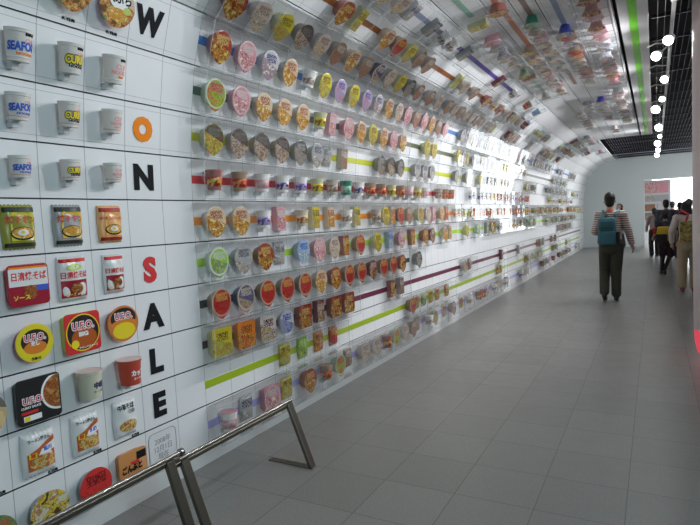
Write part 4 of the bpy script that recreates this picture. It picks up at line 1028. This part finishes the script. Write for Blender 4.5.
    hc = [(hd + Vector((0, 0, .05)) - f*.014, (.088, .098), hd + Vector((0, 0, .062)) - f*.012, (.083, .090), tuple(f.cross(Vector((0, 0, 1))))),
          (hd - f*.035 - Vector((0, 0, .035)), .070, hd - f*.03 + Vector((0, 0, .04)), .084)]
    if hair == 'ponytail': hc += [(hd - f*.11 + Vector((0, 0, .02)), .03, hd - f*.14 - Vector((0, 0, .18)), .035)]
    if hair == 'bob': hc += [(hd - f*.03 - Vector((0, 0, .09)), .088, hd - f*.02 + Vector((0, 0, .03)), .094)]
    blob('hair', hc, HAIR, t, vox)
    tag(t, label, 'person', group)
    return t
def rbox(name, c, dims, m, parent, bev=.03, taper=1.0, seg=3):
    bm = bmesh.new(); a, b, d = dims
    box(bm, (-a/2, -b/2, -d/2), (a/2, b/2, d/2))
    for v in bm.verts:
        if v.co.z > 0: v.co.x *= taper; v.co.y *= taper
    bevel(bm, bev, seg); bmesh.ops.translate(bm, verts=bm.verts, vec=c)
    return mk(name, bm, m, parent, sm=True)
man = person('man', (-.63, 10.0, 0), 1.75, 0, dict(pel=(0, 0, .93), lk=(-.11, .08, .50), la=(-.105, -.10, .13), lt=(-.105, .03, .035), rk=(.065, .05, .48), ra=(.065, .0, .09), ls=(-.17, 0, 1.39), rs=(.17, 0, 1.39),
             le=(-.245, .06, 1.13), lw=(-.12, .25, 1.06), re=(.25, -.01, 1.13), rw=(.30, .02, .91), lh=(-.09, 0, .9), hd=(-.015, .02, 1.625)),
             'man in a striped long-sleeved shirt and dark olive trousers walking away', stripes_mat('striped shirt', (.66, .60, .56), (.25, .08, .08), .036, .014),
             mat('dark olive trousers', (.055, .055, .042), .85), mat('dark shoe', (.03, .03, .032), .5), vox=.008)
bp = empty('backpack', (-.63, 10.0, 0)); tag(bp, 'teal blue backpack worn by the man in the striped shirt', 'backpack')
M_teal = mat('teal fabric', (.035, .15, .19), .7); M_teal2 = mat('dark teal fabric', (.03, .12, .15), .7); M_tealL = mat('light teal strap', (.10, .30, .33), .7)
rbox('main_bag', (-.045, -.215, 1.15), (.29, .14, .44), M_teal, bp, .05, .86)
rbox('front_pocket', (-.045, -.300, 1.05), (.23, .05, .20), M_teal, bp, .02)
rbox('upper_pocket', (-.045, -.290, 1.26), (.20, .04, .12), M_teal2, bp, .016)
rbox('side_pocket', (.115, -.215, 1.04), (.05, .11, .20), mat('black mesh', (.02, .02, .025), .8), bp, .018)
for sx in (-1, 1):
    bm = bmesh.new(); tube(bm, [(-.03 + sx*.075, -.15, 1.34), (-.02 + sx*.10, -.12, 1.43), (sx*.115, -.03, 1.475), (sx*.12, .06, 1.44)], .022, 8); mk('strap', bm, M_tealL, bp, sm=True)
bm = bmesh.new(); tube(bm, [(-.075, -.2, 1.355), (-.06, -.21, 1.40), (-.03, -.21, 1.40), (-.015, -.2, 1.355)], .009, 8); mk('top_handle', bm, M_teal2, bp, sm=True)
bm = bmesh.new(); box(bm, (-.15, -.291, 1.158), (.06, -.285, 1.164)); mk('zip', bm, Mbk, bp)
bm = bmesh.new()
ns = 24; loft(bm, [[(-.008 + (.066 + a)*math.cos(2*PI*i/ns), -.012 + (.066 + a)*math.sin(2*PI*i/ns), z) for i in range(ns)] for a, z in ((.012, 1.435), (.004, 1.47), (-.004, 1.475), (.0, 1.44))], 0, False, False)
o = mk('collar', bm, mat('orange red collar', (.55, .10, .05), .7), man, sm=True)
child = person('child', (-.55, 10.33, .64), .95, 2.9, dict(lk=(-.16, .20, .78), la=(-.17, .05, .45), rk=(.16, .20, .78), ra=(.17, .05, .45), lw=(-.10, .28, 1.30), rw=(.10, .28, 1.30), le=(-.23, .1, 1.2), re=(.23, .1, 1.2), hd=(-.06, .0, 1.60)),
               'small dark-haired child carried in front of the man in stripes', mat('child dark top', (.08, .08, .09), .8), mat('child trousers', (.1, .1, .12), .8), mat('child shoe', (.3, .3, .3), .6), hair='bob')
# woman in pale shirt, right
woman = person('woman', (.50, 11.2, 0), 1.60, -.05, dict(lk=(-.10, .03, .49), la=(-.10, -.03, .09), rk=(.10, .05, .49), ra=(.09, -.06, .09), le=(-.27, -.03, 1.16), lw=(-.27, .05, .93), hd=(-.03, .08, 1.58), nk=(0, .03, 1.45), ch=(0, .02, 1.28), re=(.23, .10, 1.15), rw=(.12, .26, 1.05)),
               'woman in a pale shirt and beige trousers seen from behind by the pillar', mat('pale pink shirt', (.62, .55, .53), .8), mat('beige trousers', (.40, .30, .20), .85), mat('red brown shoe', (.28, .07, .06), .5), hair='bob', vox=.008)
sbg = empty('shoulder_bag', (.50, 11.2, 0)); tag(sbg, 'colourful patterned shoulder bag with red strap on the woman in beige trousers', 'bag')
rbox('bag_body', (-.005, -.20, 1.06), (.26, .11, .36), print_mat('patterned cloth', (.10, .16, .08), (.6, .1, .1), [(.12, .10, .05), (.62, .38, .05), (.10, .2, .12), (.5, .08, .08), (.45, .5, .1)], 9, scale=22, rough=.8), sbg, .03)
bm = bmesh.new(); tube(bm, [(-.05, -.19, 1.20), (-.03, -.165, 1.27), (-.005, -.14, 1.35), (-.10, -.06, 1.415), (-.13, .05, 1.38)], .018, 8); mk('strap', bm, mat('red cloth strap', (.50, .04, .07), .8), sbg, sm=True)
# teenager in navy with yellow bag
teen = person('teen', (.20, 14.0, 0), 1.42, .1, dict(lk=(-.06, .12, .50), la=(-.11, .0, .10), rk=(.13, .10, .50), ra=(-.02, -.02, .09), pel=(0, -.02, .92), ch=(0, .05, 1.26), nk=(0, .08, 1.44), hd=(0, .12, 1.60), lw=(-.28, .18, 1.0)),
              'child in a navy top and dark shorts walking with crossed legs', mat('navy top', (.03, .03, .07), .8), mat('dark wine shorts', (.035, .015, .022), .8), mat('dark sneaker', (.05, .05, .055), .6), sleeve='short', shorts=True)
blob('leggings', [((-.055, .10, .56), .060, (-.10, 0, .14), .045), ((.125, .09, .56), .060, (-.025, -.01, .14), .045)], mat('black leggings', (.015, .014, .018), .8), teen)
ybg = empty('backpack', (.20, 14.0, 0)); ybg.scale = (.9, .9, .9); tag(ybg, 'yellow and black backpack on the child in dark shorts', 'backpack')
rbox('main_bag', (-.05, -.20, 1.02), (.34, .16, .34), mat('yellow fabric', (.62, .42, .02), .7), ybg, .05, .8)
rbox('front_pocket', (-.09, -.295, .92), (.24, .05, .18), mat('black fabric', (.02, .02, .02), .7), ybg, .018)
rbox('side_pocket', (-.24, -.2, 1.10), (.07, .12, .16), mat('red fabric', (.55, .04, .03), .7), ybg, .02)
bm = bmesh.new(); tube(bm, [(-.12, -.16, 1.17), (-.13, -.12, 1.33), (-.12, .02, 1.44), (-.12, .12, 1.38)], .02, 8); mk('strap', bm, mat('black fabric', (.02, .02, .02), .7), ybg, sm=True)
# people farther on
person('girl', (-.02, 19.0, 0), 1.47, .3, dict(), 'person in a pale pink top with a dark ponytail near the doorway', mat('pink beige top', (.52, .42, .40), .8), mat('black skirt trousers', (.03, .03, .035), .8), Mbk, hair='ponytail', vox=.016, hands=False)
person('p', (.26, 17.4, 0), 1.68, .2, dict(), 'dark-haired person in a grey top beyond the child with the yellow backpack', mat('grey top', (.07, .07, .10), .8), mat('dark trousers a', (.04, .04, .05), .8), Mbk, vox=.016, hands=False)
person('p', (.50, 21.0, 0), 1.66, 0, dict(), 'person in a dark top standing right of the ponytailed one', mat('dark top', (.05, .05, .07), .8), mat('dark trousers b', (.05, .05, .06), .8), Mbk, vox=.016, hands=False)
person('p', (.74, 16.2, 0), 1.66, .1, dict(), 'tall dark-haired person in black beyond the woman in beige', mat('black top', (.03, .03, .04), .8), mat('dark trousers c', (.04, .04, .05), .8), Mbk, vox=.014, hands=False)
person('p', (.62, 18.4, 0), 1.60, 0, dict(), 'dark-haired person farther behind the woman in beige', mat('charcoal top', (.06, .05, .06), .8), mat('dark trousers d', (.04, .04, .05), .8), Mbk, vox=.014, hands=False)

# picture board seen through the doorway
t = empty('picture_board', (.05, 25.2, 0)); tag(t, 'board of small photographs standing in the bright room beyond the doorway', 'board')
bm = bmesh.new(); box(bm, (-.55, 0, .9), (.50, .05, 2.55)); mk('board', bm, mat('board grey white', (.55, .56, .58), .5), t)
for i, (x0, z0, x1, z1, q) in enumerate(((-.45, 2.05, .42, 2.48, 'print pink'), (-.45, 1.72, .42, 1.97, 'print silver grey'), (-.45, 1.35, -.05, 1.62, 'print brown and beige'), (.02, 1.35, .42, 1.62, 'print white and navy'), (-.45, 1.0, .42, 1.28, 'print black and silver'))):
    bm = bmesh.new(); box(bm, (x0, -.012, z0), (x1, -.001, z1)); o = mk('photograph', bm, bpy.data.materials[q], t)
for sx in (-.5, .45):
    bm = bmesh.new(); box(bm, (sx - .02, .0, 0), (sx + .02, .04, .9)); mk('leg', bm, M_wht, t)
